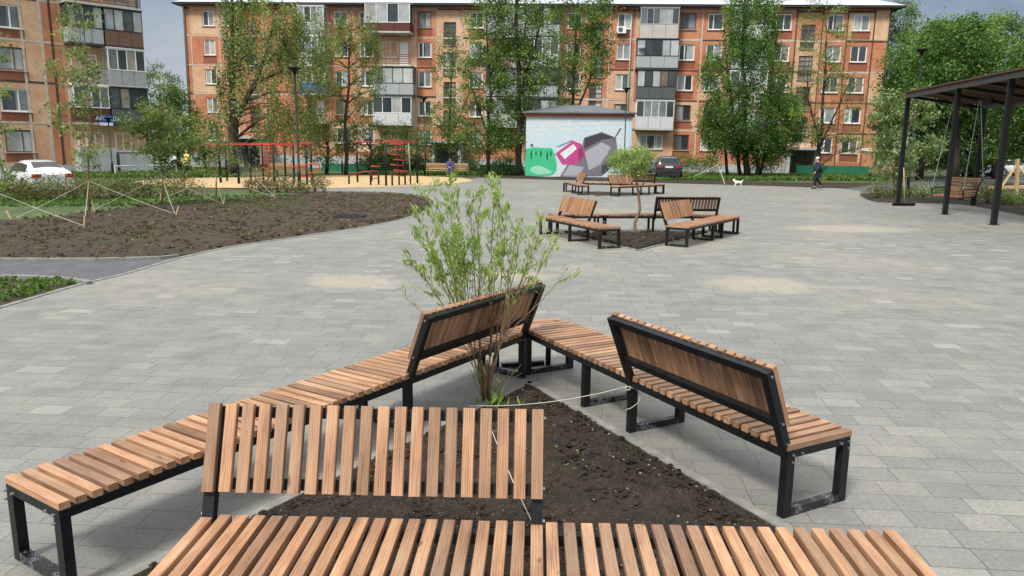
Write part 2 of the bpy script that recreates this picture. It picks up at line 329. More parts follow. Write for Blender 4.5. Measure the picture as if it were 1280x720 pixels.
small_bed = [(p.x, p.y) for p in smooth([GR(*p) for p in ((-220, 445), (-100, 413), (0, 382.5), (60, 366), (98, 355), (90, 352.5), (50, 350.5), (0, 350), (-100, 351), (-220, 362))])]
mound('bed_soil', small_bed, .05, M_SOIL2, .3, .04, -.01)
strip('bed_kerb', smooth([GR(*p) for p in ((-220, 359), (-100, 349.5), (0, 347.5), (50, 348.7), (90, 351.2), (112, 355.5))]), .09, .05, M_CONC)
strip('bed_kerb', [GR(*p) for p in ((-300, 323.5), (60, 324.6), (120, 324.6), (200, 322.4), (222, 320))], .09, .03, M_CONC)
bed_right = [(p.x, p.y) for p in re_[2:]]+[GR(1450, 262)[:2], GR(1280, 248)[:2], GR(1200, 240)[:2], GR(1120, 240.5)[:2]]
mound('bed_soil', bed_right, .06, M_SOIL, .6, .05, -.02)
sheet('bed_soil', [GR(*p) for p in ((1225, 233), (1290, 231), (1500, 236), (1500, 252), (1290, 245), (1225, 240))], -.022, M_SOIL)

# ------------------------------------------------------------------ benches
PITCH, SLW, WID, SH = .0772, .052, .522, .45
TOPZ, BOTZ, LEANV = .925, .56, -.155
def leg_frame(s, par, mat, wet):
    mb = MB(); h = SH-.037
    for v in (.03, WID-.03): mb.box((s, v, (h-.05)/2), (.05, .06, h-.05))
    mb.box((s, WID/2, h-.0235), (.05, WID-.004, .047))
    mb.build('leg_frame', mat, par)
    m2 = MB(); m2.box((s, WID/2, .026), (.0496, WID-.118, .05), mi=0); m2.build('foot_rail', wet, par)
def bolts(s, par, out=1):
    mb = MB()
    for v, z in ((.03, .388), (.10, .39), (WID-.03, .388), (WID-.1, .39), (.03, .345), (WID-.03, .345)):
        mb.disc((s+out*.032, v, z), (1, 0, 0), .008, .009, 6); mb.disc((s+out*.040, v, z), (1, 0, 0), .0045, .01, 8)
    mb.build('bolt', M_STEEL, par)
def bench(name, start, ang, segs, L, frames, back, label, group, skew=None, mat=M_WOOD, detail=True):
    """start: inner edge at the open end; ang: direction of length; seat lies to the left of it.
    segs: list of (s0,s1) seat runs; back: (s0,s1) run carrying the backrest"""
    e = empty(name, (start[0], start[1], 0), ang, label, 'bench', group)
    mb = MB(); ch = .0025 if detail else 0.
    for a, b in segs:
        n = round((b-a+PITCH-SLW)/PITCH)
        pt = (b-a-SLW)/(n-1)
        for i in range(n):
            s = a+SLW/2+pt*i; v0, v1 = -.004, WID+.004
            j = R.uniform(-.002, .002)
            if skew and s < skew:
                v1 = WID*max(.12, (s+.01)/skew) if False else v1
            mb.bar((s, v0+j, SH-.0185+R.uniform(-.0008, .0008)), (s, v1+j, SH-.0185+R.uniform(-.0008, .0008)), SLW, .037, ch=ch)
    seat = mb.build('seat_slats', mat, e)
    m = MB()
    for v in (.025, WID-.025): m.box((L/2, v, SH-.037-.026), (L-.052, .05, .05))
    m.build('seat_rail', M_BLACK, e)
    for s in frames: leg_frame(min(max(s, .026), L-.026), e, M_BLACK, M_WET)
    if detail:
        bolts(.02, e, -1); bolts(L-.02, e, 1)
    a, b = back; d = Vector((0, LEANV+.012, TOPZ-BOTZ)).normalized(); nrm = Vector((0, d.z, -d.y))   # nrm points to the sitter
    base = Vector((0, -.004, BOTZ)); ln = (TOPZ-BOTZ)/d.z
    n = round((b-a+PITCH-SLW)/PITCH); pt = (b-a-SLW)/(n-1); mb = MB()
    for i in range(n):
        s = a+SLW/2+pt*i; o = Vector((s, 0, 0))
        mb.bar(base+o+d*R.uniform(-.002, .002), base+o+d*ln, SLW, .034, up=nrm, ch=ch)
    mb.build('backrest_slats', mat, e)
    m = MB()
    for t in (.035, ln-.035):
        c = base+d*t-nrm*.038; m.bar(c+Vector((a+.05, 0, 0)), c+Vector((b-.05, 0, 0)), .042, .05, up=d)
    m.build('backrest_rail', M_BLACK, e)
    for s in (a+.026, b-.026):
        m = MB(); c0 = base-nrm*.039; k = Vector((s, 0, 0))
        m.bar(k+c0-d*((BOTZ-.335)/d.z), k+c0+d*(ln-.012), .052, .05, up=nrm); p = m.build('back_post', M_BLACK, e)
        if detail:
            q = MB(); sg = -1 if s < (a+b)/2 else 1
            for t in (.04, ln-.04, -.1): q.disc(k+c0+d*t+Vector((sg*.03, 0, 0)), (1, 0, 0), .009, .012, 6)
            q.build('bolt', M_STEEL, p)
    return e
SLAB = .004
GRP = 'slatted benches round the triangular planters'
A0, AA = (-2.103, 3.247), .994; B0, BA = (.112, 6.806), -1.089; C0, CA = (1.696, 3.057), 3.110
bench('slatted_bench', A0, AA, [(0, 2.47), (2.49, 4.11)], 4.115, [0, 2.49, 4.1], (2.47, 4.10),
      'long low slatted bench left of the nearest planter, its backrest leaning over the bare shrub', GRP)
bench('slatted_bench', B0, BA, [(-.06, 1.60), (1.615, 3.15)], 3.15, [0, 1.02, 1.65, 3.15], (1.62, 3.14),
      'slatted bench right of the nearest planter, seen from behind, white cord tied on', GRP, skew=.3)
bench('slatted_bench', C0, CA, [(0, 1.538), (1.552, 3.088)], 3.088, [0, .95, 1.53, 3.08], (1.553, 3.085),
      'closest slatted bench, cut off by the bottom of the photo, backrest on its left half', GRP)
def wedge(center, a_out, b_out, label, mat=M_WOOD, legs=True):
    """corner piece: triangle of slats between two benches, apex at the planter"""
    e = empty('corner_bench', (center[0], center[1], 0), 0, label, 'bench', 'corner seats joining two benches')
    A = Vector((a_out[0]-center[0], a_out[1]-center[1], 0)); B = Vector((b_out[0]-center[0], b_out[1]-center[1], 0))
    h = ((A+B)/2); Hh = h.length; n = int(Hh/PITCH); mb = MB()
    for i in range(n):
        t0 = 1-(i*PITCH+SLW/2)/Hh
        if t0 < .08: continue
        mb.bar(A*t0+Vector((0, 0, SH-.0185)), B*t0+Vector((0, 0, SH-.0185)), SLW, .037, ch=.0025)
    mb.build('seat_slats', mat, e)
    m = MB(); zz = Vector((0, 0, SH-.037-.026))
    for p in (A, B): m.bar(p*.08+zz+(h-p)*.06, p*.93+zz+(h-p)*.06, .04, .05)
    m.bar(A*.9+zz, B*.9+zz, .04, .048); m.build('seat_rail', M_BLACK, e)
    for p, q in ((A, B), (B, A)):
        m = MB(); c = p*.88+(q-p)*.12; m.box((c.x, c.y, (SH-.09)/2), (.05, .05, SH-.09)); m.build('leg', M_BLACK, e)
    m = MB(); m.bar(A*.82+(B-A)*.15+Vector((0, 0, .03)), B*.82-(B-A)*.15+Vector((0, 0, .03)), .045, .04); m.build('foot_rail', M_BLACK, e)
    return e
def side(p0, ang, s, v): return (p0[0]+s*cos(ang)-v*sin(ang), p0[1]+s*sin(ang)+v*cos(ang))
apex = side(A0, AA, 4.13, 0.)
wedge(side(A0, AA, 4.125, .0), side(A0, AA, 4.13, WID), side(B0, BA, -.17, WID), 'triangular slatted corner seat joining the two benches behind the bare shrub')
def hit(p, a, q, b):
    d1 = Vector((cos(a), sin(a))); d2 = Vector((cos(b), sin(b))); w = Vector((q[0]-p[0], q[1]-p[1]))
    t = (w.x*d2.y-w.y*d2.x)/(d1.x*d2.y-d1.y*d2.x); return (p[0]+d1.x*t, p[1]+d1.y*t)
def planter(A0, AA, B0, BA, C0, CA, va, vb, vc, h, cell, first):
    la = side(A0, AA, 0, va); lb = side(B0, BA, 0, vb); lc = side(C0, CA, 0, vc)
    T = [hit(la, AA, lb, BA), hit(lb, BA, lc, CA), hit(lc, CA, la, AA)]
    c = Vector((sum(p[0] for p in T)/3, sum(p[1] for p in T)/3))
    mound('planter_soil', T, h, M_SOIL, cell, .05 if first else .06, .006)
    K = [tuple(c+(Vector(p)-c)*1.0) for p in T]; strip('planter_edging', K+[K[0]], .07, .02, M_CONC); return T
T1 = planter(A0, AA, B0, BA, C0, CA, -.12, -.09, .42, .035, .05, True)

# planter 2 and 3: the same arrangement, turned
def bench_set(F, R_, L_, labels, wl, mat=M_WOODF):
    bench('slatted_bench', F[0], F[1], [(0, F[2]-1.66), (F[2]-1.64, F[2])], F[2], [0, 1.2, F[2]-1.65, F[2]], (F[2]-1.65, F[2]-.02), labels[0], GRP, mat=mat, detail=False)
    bench('slatted_bench', R_[0], R_[1], [(0, R_[2]-1.57), (R_[2]-1.555, R_[2])], R_[2], [0, R_[2]-2.15, R_[2]-1.55, R_[2]], (R_[2]-1.56, R_[2]-.02), labels[1], GRP, mat=mat, detail=False)
    bench('slatted_bench', L_[0], L_[1], [(0, L_[2]-1.56), (L_[2]-1.545, L_[2])], L_[2], [0, L_[2]-1.55, L_[2]], (L_[2]-1.56, L_[2]-.02), labels[2], GRP, mat=mat, detail=False)
    wedge(side(F[0], F[1], F[2]+.01, 0), side(F[0], F[1], F[2]+.01, WID), side(R_[0], R_[1], -.05, WID), wl, mat)
def toward(p, q): return atan2(q[1]-p[1], q[0]-p[0])
R2n, R2a = (3.33, 16.36), atan2(.816, .578); R2f = (R2n[0]+3.3*cos(R2a), R2n[1]+3.3*sin(R2a))
F2s = (.95, 18.75); F2a = toward(F2s, (5.2, 19.18)); L2n = (2.3, 15.93); L2a = toward(L2n, (1.13, 18.6))
F2 = (F2s, F2a, sqrt((R2f[0]-.02-F2s[0])**2+(R2f[1]-F2s[1])**2)-.02); F2 = (F2s, toward(F2s, R2f), F2[2])
bench_set(F2, (R2f, R2a+pi, 3.28), (L2n, L2a, 2.92),
          ['bench on the far side of the second planter, its backrest seen from behind', 'bench on the right side of the second planter, backrest at its near end',
           'bench on the left side of the second planter, running away from us'], 'triangular corner seat at the right tip of the second planter')
T2 = planter(F2[0], F2[1], R2f, R2a+pi, L2n, L2a, -.1, -.1, -.1, .05, .3, False)
ra = radians(42); R3n = (4.32, 33.7); R3f = (R3n[0]+3.3*cos(ra), R3n[1]+3.3*sin(ra)); F3s = (R3f[0]-4.4*cos(radians(-9)), R3f[1]-4.4*sin(radians(-9)))
F3 = (F3s, radians(-9), 4.38); L3n = (3.45, 34.15); L3a = radians(97)
bench_set(F3, (R3f, ra+pi, 3.28), (L3n, L3a, 2.92),
          ['bench on the far side of the third planter, backrest in front of the dark car', 'bench on the near side of the third planter, half hidden by the round green tree',
           'bench at the left end of the third planter, just in front of the painted wall'], 'triangular corner seat at the right tip of the third planter')
T3 = planter(F3[0], F3[1], R3f, ra+pi, L3n, L3a, -.1, -.1, -.1, .05, .5, False)
# wall-less little post in planter 2
e = empty('bollard_light', (*GR(755, 299)[:2], 0), 0, 'short black bollard with a flat cap inside the second planter', 'bollard')
m = MB(); m.tube([(0, 0, 0), (0, 0, .5)], .05, 12); m.build('post', M_BLACK, e)
m = MB(); m.disc((0, 0, .53), (0, 0, 1), .095, .05, 16); m.build('cap', M_BLACK, e)

# soil clods and grit
def tri_sample(T, m=.045):
    c = (sum(p[0] for p in T)/3, sum(p[1] for p in T)/3); T = [(c[0]+(p[0]-c[0])*(1-m), c[1]+(p[1]-c[1])*(1-m)) for p in T]
    a, b = R.random(), R.random()
    if a+b > 1: a, b = 1-a, 1-b
    return tuple(T[0][i]+(T[1][i]-T[0][i])*a+(T[2][i]-T[0][i])*b for i in (0, 1))
def clods(name, sampler, n, r0, r1, mats, label, z=.04):
    mb = MB()
    for _ in range(n):
        x, y = sampler(); r = r0+(r1-r0)*R.random()**3; nl = 5
        vs = []; ph = R.random()*6
        for k, (rr, zz) in enumerate(((.55, -.4), (1, 0), (.6, .55))):
            for j in range(nl): t = ph+2*pi*j/nl+k*.4; q = rr*r*R.uniform(.7, 1.15); vs.append((x+q*cos(t), y+q*sin(t), z+zz*r*.7*R.uniform(.7, 1.2)))
        vs.append((x, y, z+r*.65)); fs = [(k*nl+j, k*nl+(j+1) % nl, (k+1)*nl+(j+1) % nl, (k+1)*nl+j) for k in (0, 1) for j in range(nl)]+[(2*nl+j, 2*nl+(j+1) % nl, 3*nl) for j in range(nl)]
        mb.add(vs, fs, 1 if R.random() < .10 and r < r0+(r1-r0)*.35 else 0)
    return tag(mb.build(name, mats), label, 'soil', None, 'stuff')
M_GRIT = plain('pale_grit', (.26, .23, .17), .9, .4, 50)
clods('soil_clods', lambda: tri_sample(T1), 9000, .003, .03, [M_SOIL, M_GRIT], 'dark crumbs of soil and pale grit in the nearest planter', .036)
clods('soil_clods', lambda: tri_sample(T2), 1200, .015, .09, [M_SOIL, M_GRIT], 'lumps of dark soil in the second planter', .04)
xs = [p[0] for p in bed_left]; ys = [p[1] for p in bed_left]
def inside(P, x, y):
    c = False
    for i in range(len(P)):
        (x1, y1), (x2, y2) = P[i][:2], P[i-1][:2]
        if (y1 > y) != (y2 > y) and x < (x2-x1)*(y-y1)/(y2-y1)+x1: c = not c
    return c
def in_poly(P):
    xs = [p[0] for p in P]; ys = [p[1] for p in P]
    def f():
        while True:
            x = R.uniform(max(min(xs), -24), min(max(xs), 30)); y = R.uniform(min(ys), max(ys))
            if inside(P, x, y): return x, y
    return f
clods('soil_clods', in_poly(bed_left), 5000, .015, .09, [M_SOIL2, M_GRIT], 'lumps of dark soil over the big bed on the left', .03)
# ------------------------------------------------------------------ foliage builders
def leaf_mesh(name, C, size, mat, parent=None, aspect=.5, up=.35, dirs=None, smin=.6, loc=None, tint=None):
    """many small folded leaf faces at the points C"""
    C = np.asarray(C, dtype=np.float64); n = len(C)
    d = NP.normal(size=(n, 3)) if dirs is None else dirs+NP.normal(size=(n, 3))*.35
    d /= np.linalg.norm(d, axis=1, keepdims=True)+1e-9
    q = NP.normal(size=(n, 3)); q[:, 2] += up*2; s = np.cross(d, q); s /= np.linalg.norm(s, axis=1, keepdims=True)+1e-9
    sz = size*NP.uniform(smin, 1.25, size=(n, 1)); nn = np.cross(s, d)
    a = C-d*sz*.5; b = C+s*sz*aspect*.5+d*sz*.05+nn*sz*.06; c = C+d*sz*.5; e = C-s*sz*aspect*.5+d*sz*.05+nn*sz*.06
    V = np.stack([a, b, c, e], 1).reshape(-1, 3).astype(np.float32)
    me = bpy.data.meshes.new(name); me.vertices.add(4*n); me.vertices.foreach_set('co', V.ravel())
    me.loops.add(4*n); me.loops.foreach_set('vertex_index', np.arange(4*n, dtype=np.int32))
    me.polygons.add(n); me.polygons.foreach_set('loop_start', np.arange(0, 4*n, 4, dtype=np.int32)); me.update(calc_edges=True)
    at = me.attributes.new('rnd', 'FLOAT', 'FACE'); at.data.foreach_set('value', (NP.random(n) if tint is None else np.clip(tint+NP.normal(size=n)*.17, 0, 1)).astype(np.float32))
    return link(name, me, mat, parent, loc)
def ell(c, r, k=.55):
    while True:
        v = Vector((R.uniform(-1, 1), R.uniform(-1, 1), R.uniform(-1, 1)))
        if v.length <= 1: break
    v = v*(max(v.length, .05)**(k-1)) if v.length > 0 else v
    if v.length > 1: v.normalize()
    return Vector(c)+Vector((v.x*r[0], v.y*r[1], v.z*r[2]))
BARKB = plain('dark_bark', (.05, .038, .028), .95, .4, 5, 0, .7, 14)
BARKP = plain('pale_birch_bark', (.30, .27, .22), .85, .5, 3, 0, .4, 9)
BARKY = plain('young_bark', (.22, .14, .075), .8, .3, 14)
L_DARK = leafmat('dark_leaves', (.026, .074, .012), (.22, .36, .075), .36, (.09, .185, .034))
L_MID = leafmat('mid_leaves', (.036, .08, .014), (.26, .37, .09), .38, (.11, .20, .042))
L_BIRCH = leafmat('birch_leaves', (.09, .13, .038), (.34, .38, .15), .4, (.18, .24, .08))
L_PALE = leafmat('pale_leaves', (.09, .15, .045), (.38, .42, .22), .3, (.17, .26, .09))
L_WILL = leafmat('fresh_willow_leaves', (.16, .25, .06), (.44, .54, .20), .42, (.28, .40, .11))
L_RUST = leafmat('rusty_leaves', (.06, .065, .025), (.26, .20, .08), .3, (.13, .13, .045))
L_GRASS = leafmat('grass_blades', (.045, .10, .018), (.16, .27, .06), .35)
def tree(name, base, trunks, lobes, mat, label, per=60, size=.2, sig=.38, bark=BARKB, group=None, droop=0., cat='tree', limbs=True, aspect=.55, k=.5, every=3, dens=1.4):
    base = Vector(base); e = empty(name, base, 0, label, cat, group)
    mb = MB(); TP = []
    for pts, r0, r1 in trunks:
        P = [Vector(p)-base for p in pts]; fine = []
        for i in range(len(P)-1):
            for j in range(4):
                t = j/4; q = P[i].lerp(P[i+1], t); L = (P[i+1]-P[i]).length
                fine.append(q+(Vector((R.gauss(0, 1), R.gauss(0, 1), 0))*L*.012 if fine else Vector()))
        fine.append(P[-1]); m = len(fine)
        mb.tube(fine, [r0+(r1-r0)*(i/(m-1)) for i in range(m)], 8); TP += [(p, r0+(r1-r0)*(i/(m-1))) for i, p in enumerate(fine)]
    pts = []; tn = []
    big = size > .14
    for c, r, n in lobes:
        c = Vector(c)-base
        if big: n = int(n*dens)
        for i in range(n):
            q = ell(c, r, k)
            kk = R.uniform(.5, 1.25); sg = sig*kk; m = int(per*kk)
            X = NP.normal(size=(m, 3))*[sg, sg, sg*.62]
            if droop:
                X[:, 2] -= np.abs(NP.normal(size=m))*droop; X[:, 0] *= .55; X[:, 1] *= .55
            pts.append(X+np.array(q)); tn.append(np.full(m, R.betavariate(1.3, 1.5)))
            if limbs and i % every == 0:
                cand = [p for p in TP if p[0].z < q.z-.1*abs(q.z-c.z)] or TP
                p, rr = min(cand, key=lambda p: (p[0]-q).length+abs((q.z-p[0].z)-.5*(q-p[0]).xy.length)*.6)
                mid = p.lerp(q, .5)+Vector((R.gauss(0, .15), R.gauss(0, .15), (q-p).length*.10))
                r1 = max(.012, min(rr*.45, .02+.012*(q-p).length)); mb.tube([p, p.lerp(mid, .5)+Vector((0, 0, .05)), mid, q], [r1, r1*.75, r1*.5, r1*.2], 4, caps=False)
    mb.build('trunk', bark, e)
    leaf_mesh('crown', np.concatenate(pts), size, mat, e, aspect, tint=np.concatenate(tn))
    return e
def shrub(name, base, r, h, mat, label, group=None, n=14, per=60, size=.12, cat='shrub', sig=None, bark=BARKY):
    base = Vector(base); e = empty(name, base, R.random()*6, label, cat, group); mb = MB(); pts = []
    for i in range(n):
        a = R.random()*6.28; q = Vector((cos(a)*r*R.uniform(0, .8), sin(a)*r*R.uniform(0, .8), h*R.uniform(.3, .88)))
        mb.tube([(q.x*.1, q.y*.1, -.02), (q.x*.6, q.y*.6, q.z*.55), q], [.012, .009, .004], 4)
        pts.append(NP.normal(size=(per, 3))*[(sig or r*.28)]*np.array([1, 1, .8])+np.array(q))
    P = np.concatenate(pts); P[:, 2] = np.abs(P[:, 2])
    mb.build('stem', bark, e); leaf_mesh('foliage', P, size, mat, e); return e

# ------------------------------------------------------------------ five-storey block at the back
BO = Vector((-.0094, 72.978, 0)); BY, BT, BZ = -.0846, .0124, 2.856
bU = Vector((cos(BY)*cos(BT), sin(BY)*cos(BT), -sin(BT))); bW = Vector((cos(BY)*sin(BT), sin(BY)*sin(BT), cos(BT))); bN = bW.cross(bU)
MBLD = Matrix(((bU.x, bN.x, bW.x, BO.x), (bU.y, bN.y, bW.y, BO.y), (bU.z, bN.z, bW.z, BO.z), (0, 0, 0, 1)))
def on_plane(px, py, M):
    Mi = M.inverted(); o = Mi @ Vector((0, 0, CAMH)); d = (Mi.to_3x3() @ ray(px, py)); t = -o.y/d.y; p = o+d*t; return p.x, p.z
def fu(px, py=100): return on_plane(px, py, MBLD)[0]
def tilewall(name, base, base2, grime):
    t = NT(name); n = t.noise(.45, 5, None, .65); f = t.noise(2.2, 7, None, .7); m = t.noise(1.1, 4, None, .6, (1, 1, .22))
    c = t.ramp(n, [(.36, base), (.6, base2)]).outputs[0]
    c = t.mix(.75, c, t.ramp(f, [(.3, (.78, .76, .74)), (.7, (1.18, 1.18, 1.16))]).outputs[0], 'MULTIPLY')
    c = t.mix(t.ramp(m, [(.55, (0,)*3), (.75, (.55,)*3)]).outputs[0], c, grime)
    t.col(c); t.rough(.9); t.bump(t.noise(25, 3), .3, .02); return t.m
M_ORANGE = tilewall('orange_tiled_panels', (.50, .16, .085), (.56, .25, .14), (.34, .23, .16))
M_ORANGE2 = tilewall('peach_tiled_panels', (.70, .49, .32), (.60, .34, .21), (.46, .33, .24))
M_REDTILE = tilewall('red_tile_infill', (.26, .085, .05), (.33, .12, .07), (.2, .1, .07))
M_JOINTL = plain('pale_mortar_joint', (.55, .47, .40), .9, .3, 3); M_JOINTD = plain('tarred_joint', (.075, .05, .04), .9, .4, 2)
M_WHITE = plain('white_pvc', (.84, .85, .85), .4, .05, 5); M_OLDWOOD = plain('old_brown_frame', (.16, .09, .06), .7, .2, 6)
M_PLINTH = plain('grey_plinth', (.42, .44, .45), .9, .2, 2); M_CONCW = plain('pale_concrete', (.5, .49, .46), .9, .15, 3)
M_GREYP = plain('grey_sheet', (.36, .38, .39), .6, .12, 3); M_DKGREY = plain('dark_grey_sheet', (.10, .11, .115), .6, .15, 3); M_BEIGE = plain('beige_sheet', (.50, .46, .42), .7, .1, 2)
M_BLUE = plain('blue_sheet', (.02, .12, .42), .5, .1, 3); M_BRRED = plain('dark_red_sheet', (.10, .022, .018), .6, .2, 3)
M_ROOF = plain('zinc_roof', (.50, .54, .60), .45, .1, .6); M_FASC = plain('dark_fascia', (.035, .035, .04), .6, .2, 2)
def glass():
    t = NT('window_glass'); r = t.attr(); n = t.noise(1.3, 3)
    c = t.ramp(r.outputs['Fac'], [(0, (.03, .038, .045)), (.35, (.07, .085, .09)), (.55, (.22, .25, .26)), (.8, (.50, .52, .52)), (1, (.16, .11, .07))])  # paler pane tones: curtains, and sky reflections put into the colour
    t.col(t.mix(.5, c.outputs[0], t.ramp(n, [(.3, (.5,)*3), (.7, (1.4,)*3)]).outputs[0], 'MULTIPLY')); t.rough(.08); t.p.inputs['Coat Weight'].default_value = .6; return t.m
M_GLASS = glass()
def corr(base):
    t = NT('ribbed_'+base[0]); w = t.n('TexWave'); w.inputs['Scale'].default_value = 3.2; w.bands_direction = 'X'; t.l(t.n('TexCoord').outputs['Object'], w.inputs['Vector'])
    t.col(t.ramp(w.outputs['Fac'], [(0, tuple(x*.72 for x in base[1])), (.5, base[1])]).outputs[0]); t.rough(.5); t.bump(w.outputs['Fac'], .5, .02); return t.m
M_RIB = corr(('grey', (.42, .45, .46))); M_RIBD = corr(('dark', (.10, .115, .12))); M_RIBW = corr(('white', (.66, .68, .70)))
def window(par, u, z, w, h, frame=M_WHITE, mull=1, depth=.10, name='window', y0=0., sash=.5, t=.095):
    m = MB(); yb = y0+depth
    for s in (-1, 1): m.box((u+s*(w/2-t/2), yb, z), (t, .06, h))
    for s in (-1, 1): m.box((u, yb+.001, z+s*(h/2-t/2)), (w-2*t, .058, t))
    for i in range(mull): m.box((u-w/2+w*(i+1)/(mull+1)*(1 if mull > 1 else sash*2), yb-.004, z), (t*.9, .05, h-2*t))
    f = m.build(name, frame, par)
    g = MB(); n = mull+1
    for i in range(n):
        a, b = u-w/2+t+(w-2*t)*i/n, u-w/2+t+(w-2*t)*(i+1)/n; g.box(((a+b)/2, yb+.012, z), (b-a-.004, .012, h-2*t))
    g.build('pane', M_GLASS, f)
    s = MB(); s.box((u, y0-.04, z-h/2-.025), (w+.14, .14, .04)); s.build('sill', M_CONCW, f)
    return f
def wall_holes(mb, u0, u1, z0, z1, holes, y=0, reveal=.16, mi=0, back=True):
    us = sorted({u0, u1}|{h[0] for h in holes}|{h[1] for h in holes}); zs = sorted({z0, z1}|{h[2] for h in holes}|{h[3] for h in holes})
    us = [u for u in us if u0 <= u <= u1]; zs = [z for z in zs if z0 <= z <= z1]
    for a, b in zip(us[:-1], us[1:]):
        for c, d in zip(zs[:-1], zs[1:]):
            if b-a < 1e-5 or d-c < 1e-5: continue
            uc, zc = (a+b)/2, (c+d)/2
            if any(h[0] < uc < h[1] and h[2] < zc < h[3] for h in holes): continue
            mb.add([(a, y, c), (b, y, c), (b, y, d), (a, y, d)], [(0, 1, 2, 3)], mi)
    for a, b, c, d in holes:
        r = y+reveal; mb.add([(a, y, c), (b, y, c), (b, y, d), (a, y, d), (a, r, c), (b, r, c), (b, r, d), (a, r, d)], [(0, 4, 5, 1), (1, 5, 6, 2), (2, 6, 7, 3), (3, 7, 4, 0), (4, 7, 6, 5)][:5 if back else 4], mi)
BLD = empty('apartment_building', M=MBLD, label='long orange five-storey apartment block across the back of the square', cat='building')
uL, uR = fu(231, 60), fu(1112, 40); zT = BZ+4*2.7+1.25
holes = []; wins = []
wcols = [(264, 1.15), (289.5, 1.15), (427.5, 1.3), (458.5, 1.3), (531, 1.25), (594.8, 1.3), (716, 1.3), (777.7, 1.25), (856.3, 1.4), (890, 1.4), (974, 1.4), (1038, 1.45), (1070, 1.45)]
for px, w in wcols:
    u = fu(px)
    for k in range(5): wins.append((u, BZ+2.7*k, w, 1.42, k))
stairs = [(317, .9), (562, 1.2), (745, 1.25), (1005, 1.25)]
stu = [(fu(px), w) for px, w in stairs]
for u, z, w, h, k in wins: holes.append((u-w/2, u+w/2, z-h/2, z+h/2))
sw = []
for u, w in stu:
    for k in range(1, 5): z = BZ+2.7*k-1.25; sw.append((u, z, w, 2.1)); holes.append((u-w/2, u+w/2, z-1.05, z+1.05))
m = MB(); wall_holes(m, uL, uR, .9, zT, holes); m.build('front_wall', M_ORANGE, BLD)
m = MB(); m.box(((uL+uR)/2, 6.16, (zT+.9)/2), (uR-uL-.004, 11.9, zT-.9-.004)); m.build('wall', M_ORANGE, BLD)
m = MB(); m.box(((uL+uR)/2, 6.1, -.1), (uR-uL+.1, 12.24, 2.0)); m.build('plinth', M_PLINTH, BLD)
for i, (u, z, w, h, k) in enumerate(wins): window(BLD, u, z, w, h, M_WHITE if R.random() < .86 else M_OLDWOOD, sash=.5 if R.random() < .6 else .36)
for u, z, w, h in sw:
    f = window(BLD, u, z, w, h, M_OLDWOOD, 1, name='stair_window')
    q = MB()
    for i in range(1, 5): q.box((u, .075, z-h/2+h*i/5), (w-.14, .05, .05))
    q.build('glazing_bar', M_OLDWOOD, f)
# panel joints and infill
jm = MB(); jd = MB()
mid = fu(640)
hz = [BZ+2.7*k-1.62 for k in range(1, 5)]
def clear(u): return all(abs(u-a) > b/2+.12 for a, b in [(x[0], x[2]) for x in wins if x[4] == 0]) and all(abs(u-a) > b/2+.1 for a, b in stu)
bx = [uL+.05]+[fu(p) for p in (242, 277, 303, 331, 412, 443, 475, 520, 546, 578, 606, 655, 700, 730, 760, 792, 846, 874, 906, 962, 990, 1022, 1053, 1086)]+[uR-.05]
for z in hz+[zT-.32]:
    for a, b in zip(bx[:-1], bx[1:]):
        tgt = (jm if (a < mid and R.random() < .7) or R.random() < .35 else jd); tgt.box(((a+b)/2, -.008, z+R.uniform(-.02, .02)), (b-a, .02, R.uniform(.09, .17)))
for u in bx:
    if clear(u): (jm if u < fu(930) else jd).box((u, -.010, (zT+.9)/2), (R.uniform(.07, .13), .02, zT-.9-.1))
jm.build('panel_joint', M_JOINTL, BLD); jd.build('panel_joint', M_JOINTD, BLD)
im = MB(); ip = MB()
for u, z, w, h, k in wins: im.box((u, -.006, z-h/2-.42), (w+.2, .015, .62)) if R.random() < .6 else None
for a, b in zip(bx[:-1], bx[1:]):
    for k in range(5):
        if R.random() < (.15 if (a+b)/2 < fu(430) or (a+b)/2 > fu(1020) else .42):
            zc = BZ+2.7*k; hs = [h for h in holes if h[0] < b and h[1] > a]
            wall_holes(ip, a+.06, b-.06, zc-1.5, zc+.98, [(max(h[0], a+.06), min(h[1], b-.06), max(h[2], zc-1.5), min(h[3], zc+.98)) for h in hs if h[2] < zc+.9 and h[3] > zc-1.4], -.003, .003, back=False)
im.build('infill_panel', M_REDTILE, BLD); ip.build('faded_panel', M_ORANGE2, BLD)
# roof
m = MB(); a, b = uL-.7, uR+.9
m.add([(a, -.75, zT+.12), (b, -.75, zT+.12), (b, 13, zT+.12), (a, 13, zT+.12), (a+3, 6.1, zT+2.3), (b-3, 6.1, zT+2.3)], [(0, 1, 5, 4), (2, 3, 4, 5), (1, 2, 5), (3, 0, 4)]); rf = m.build('roof', M_ROOF, BLD)
m = MB(); m.box(((a+b)/2, 6.1, zT+.03), (b-a-.02, 13.6, .16)); m.build('eave', M_FASC, rf)
for px in (550, 575, 990, 1022): m = MB(); uu = fu(px, 5); m.box((uu, 2.5, zT+1.35), (.9, .8, 1.3)); m.box((uu, 2.5, zT+2.05), (1.1, 1.0, .1)); m.build('chimney', M_REDTILE, rf)
m = MB(); m.tube([(uL+.15, -.12, .6), (uL+.15, -.12, zT-.3), (uL-.1, -.5, zT+.1)], .08, 8); m.build('downpipe', M_GREYP, BLD)
m = MB(); m.tube([(fu(786), -.12, 1), (fu(786), -.12, zT-.2)], .06, 8); m.build('downpipe', M_GREYP, BLD)
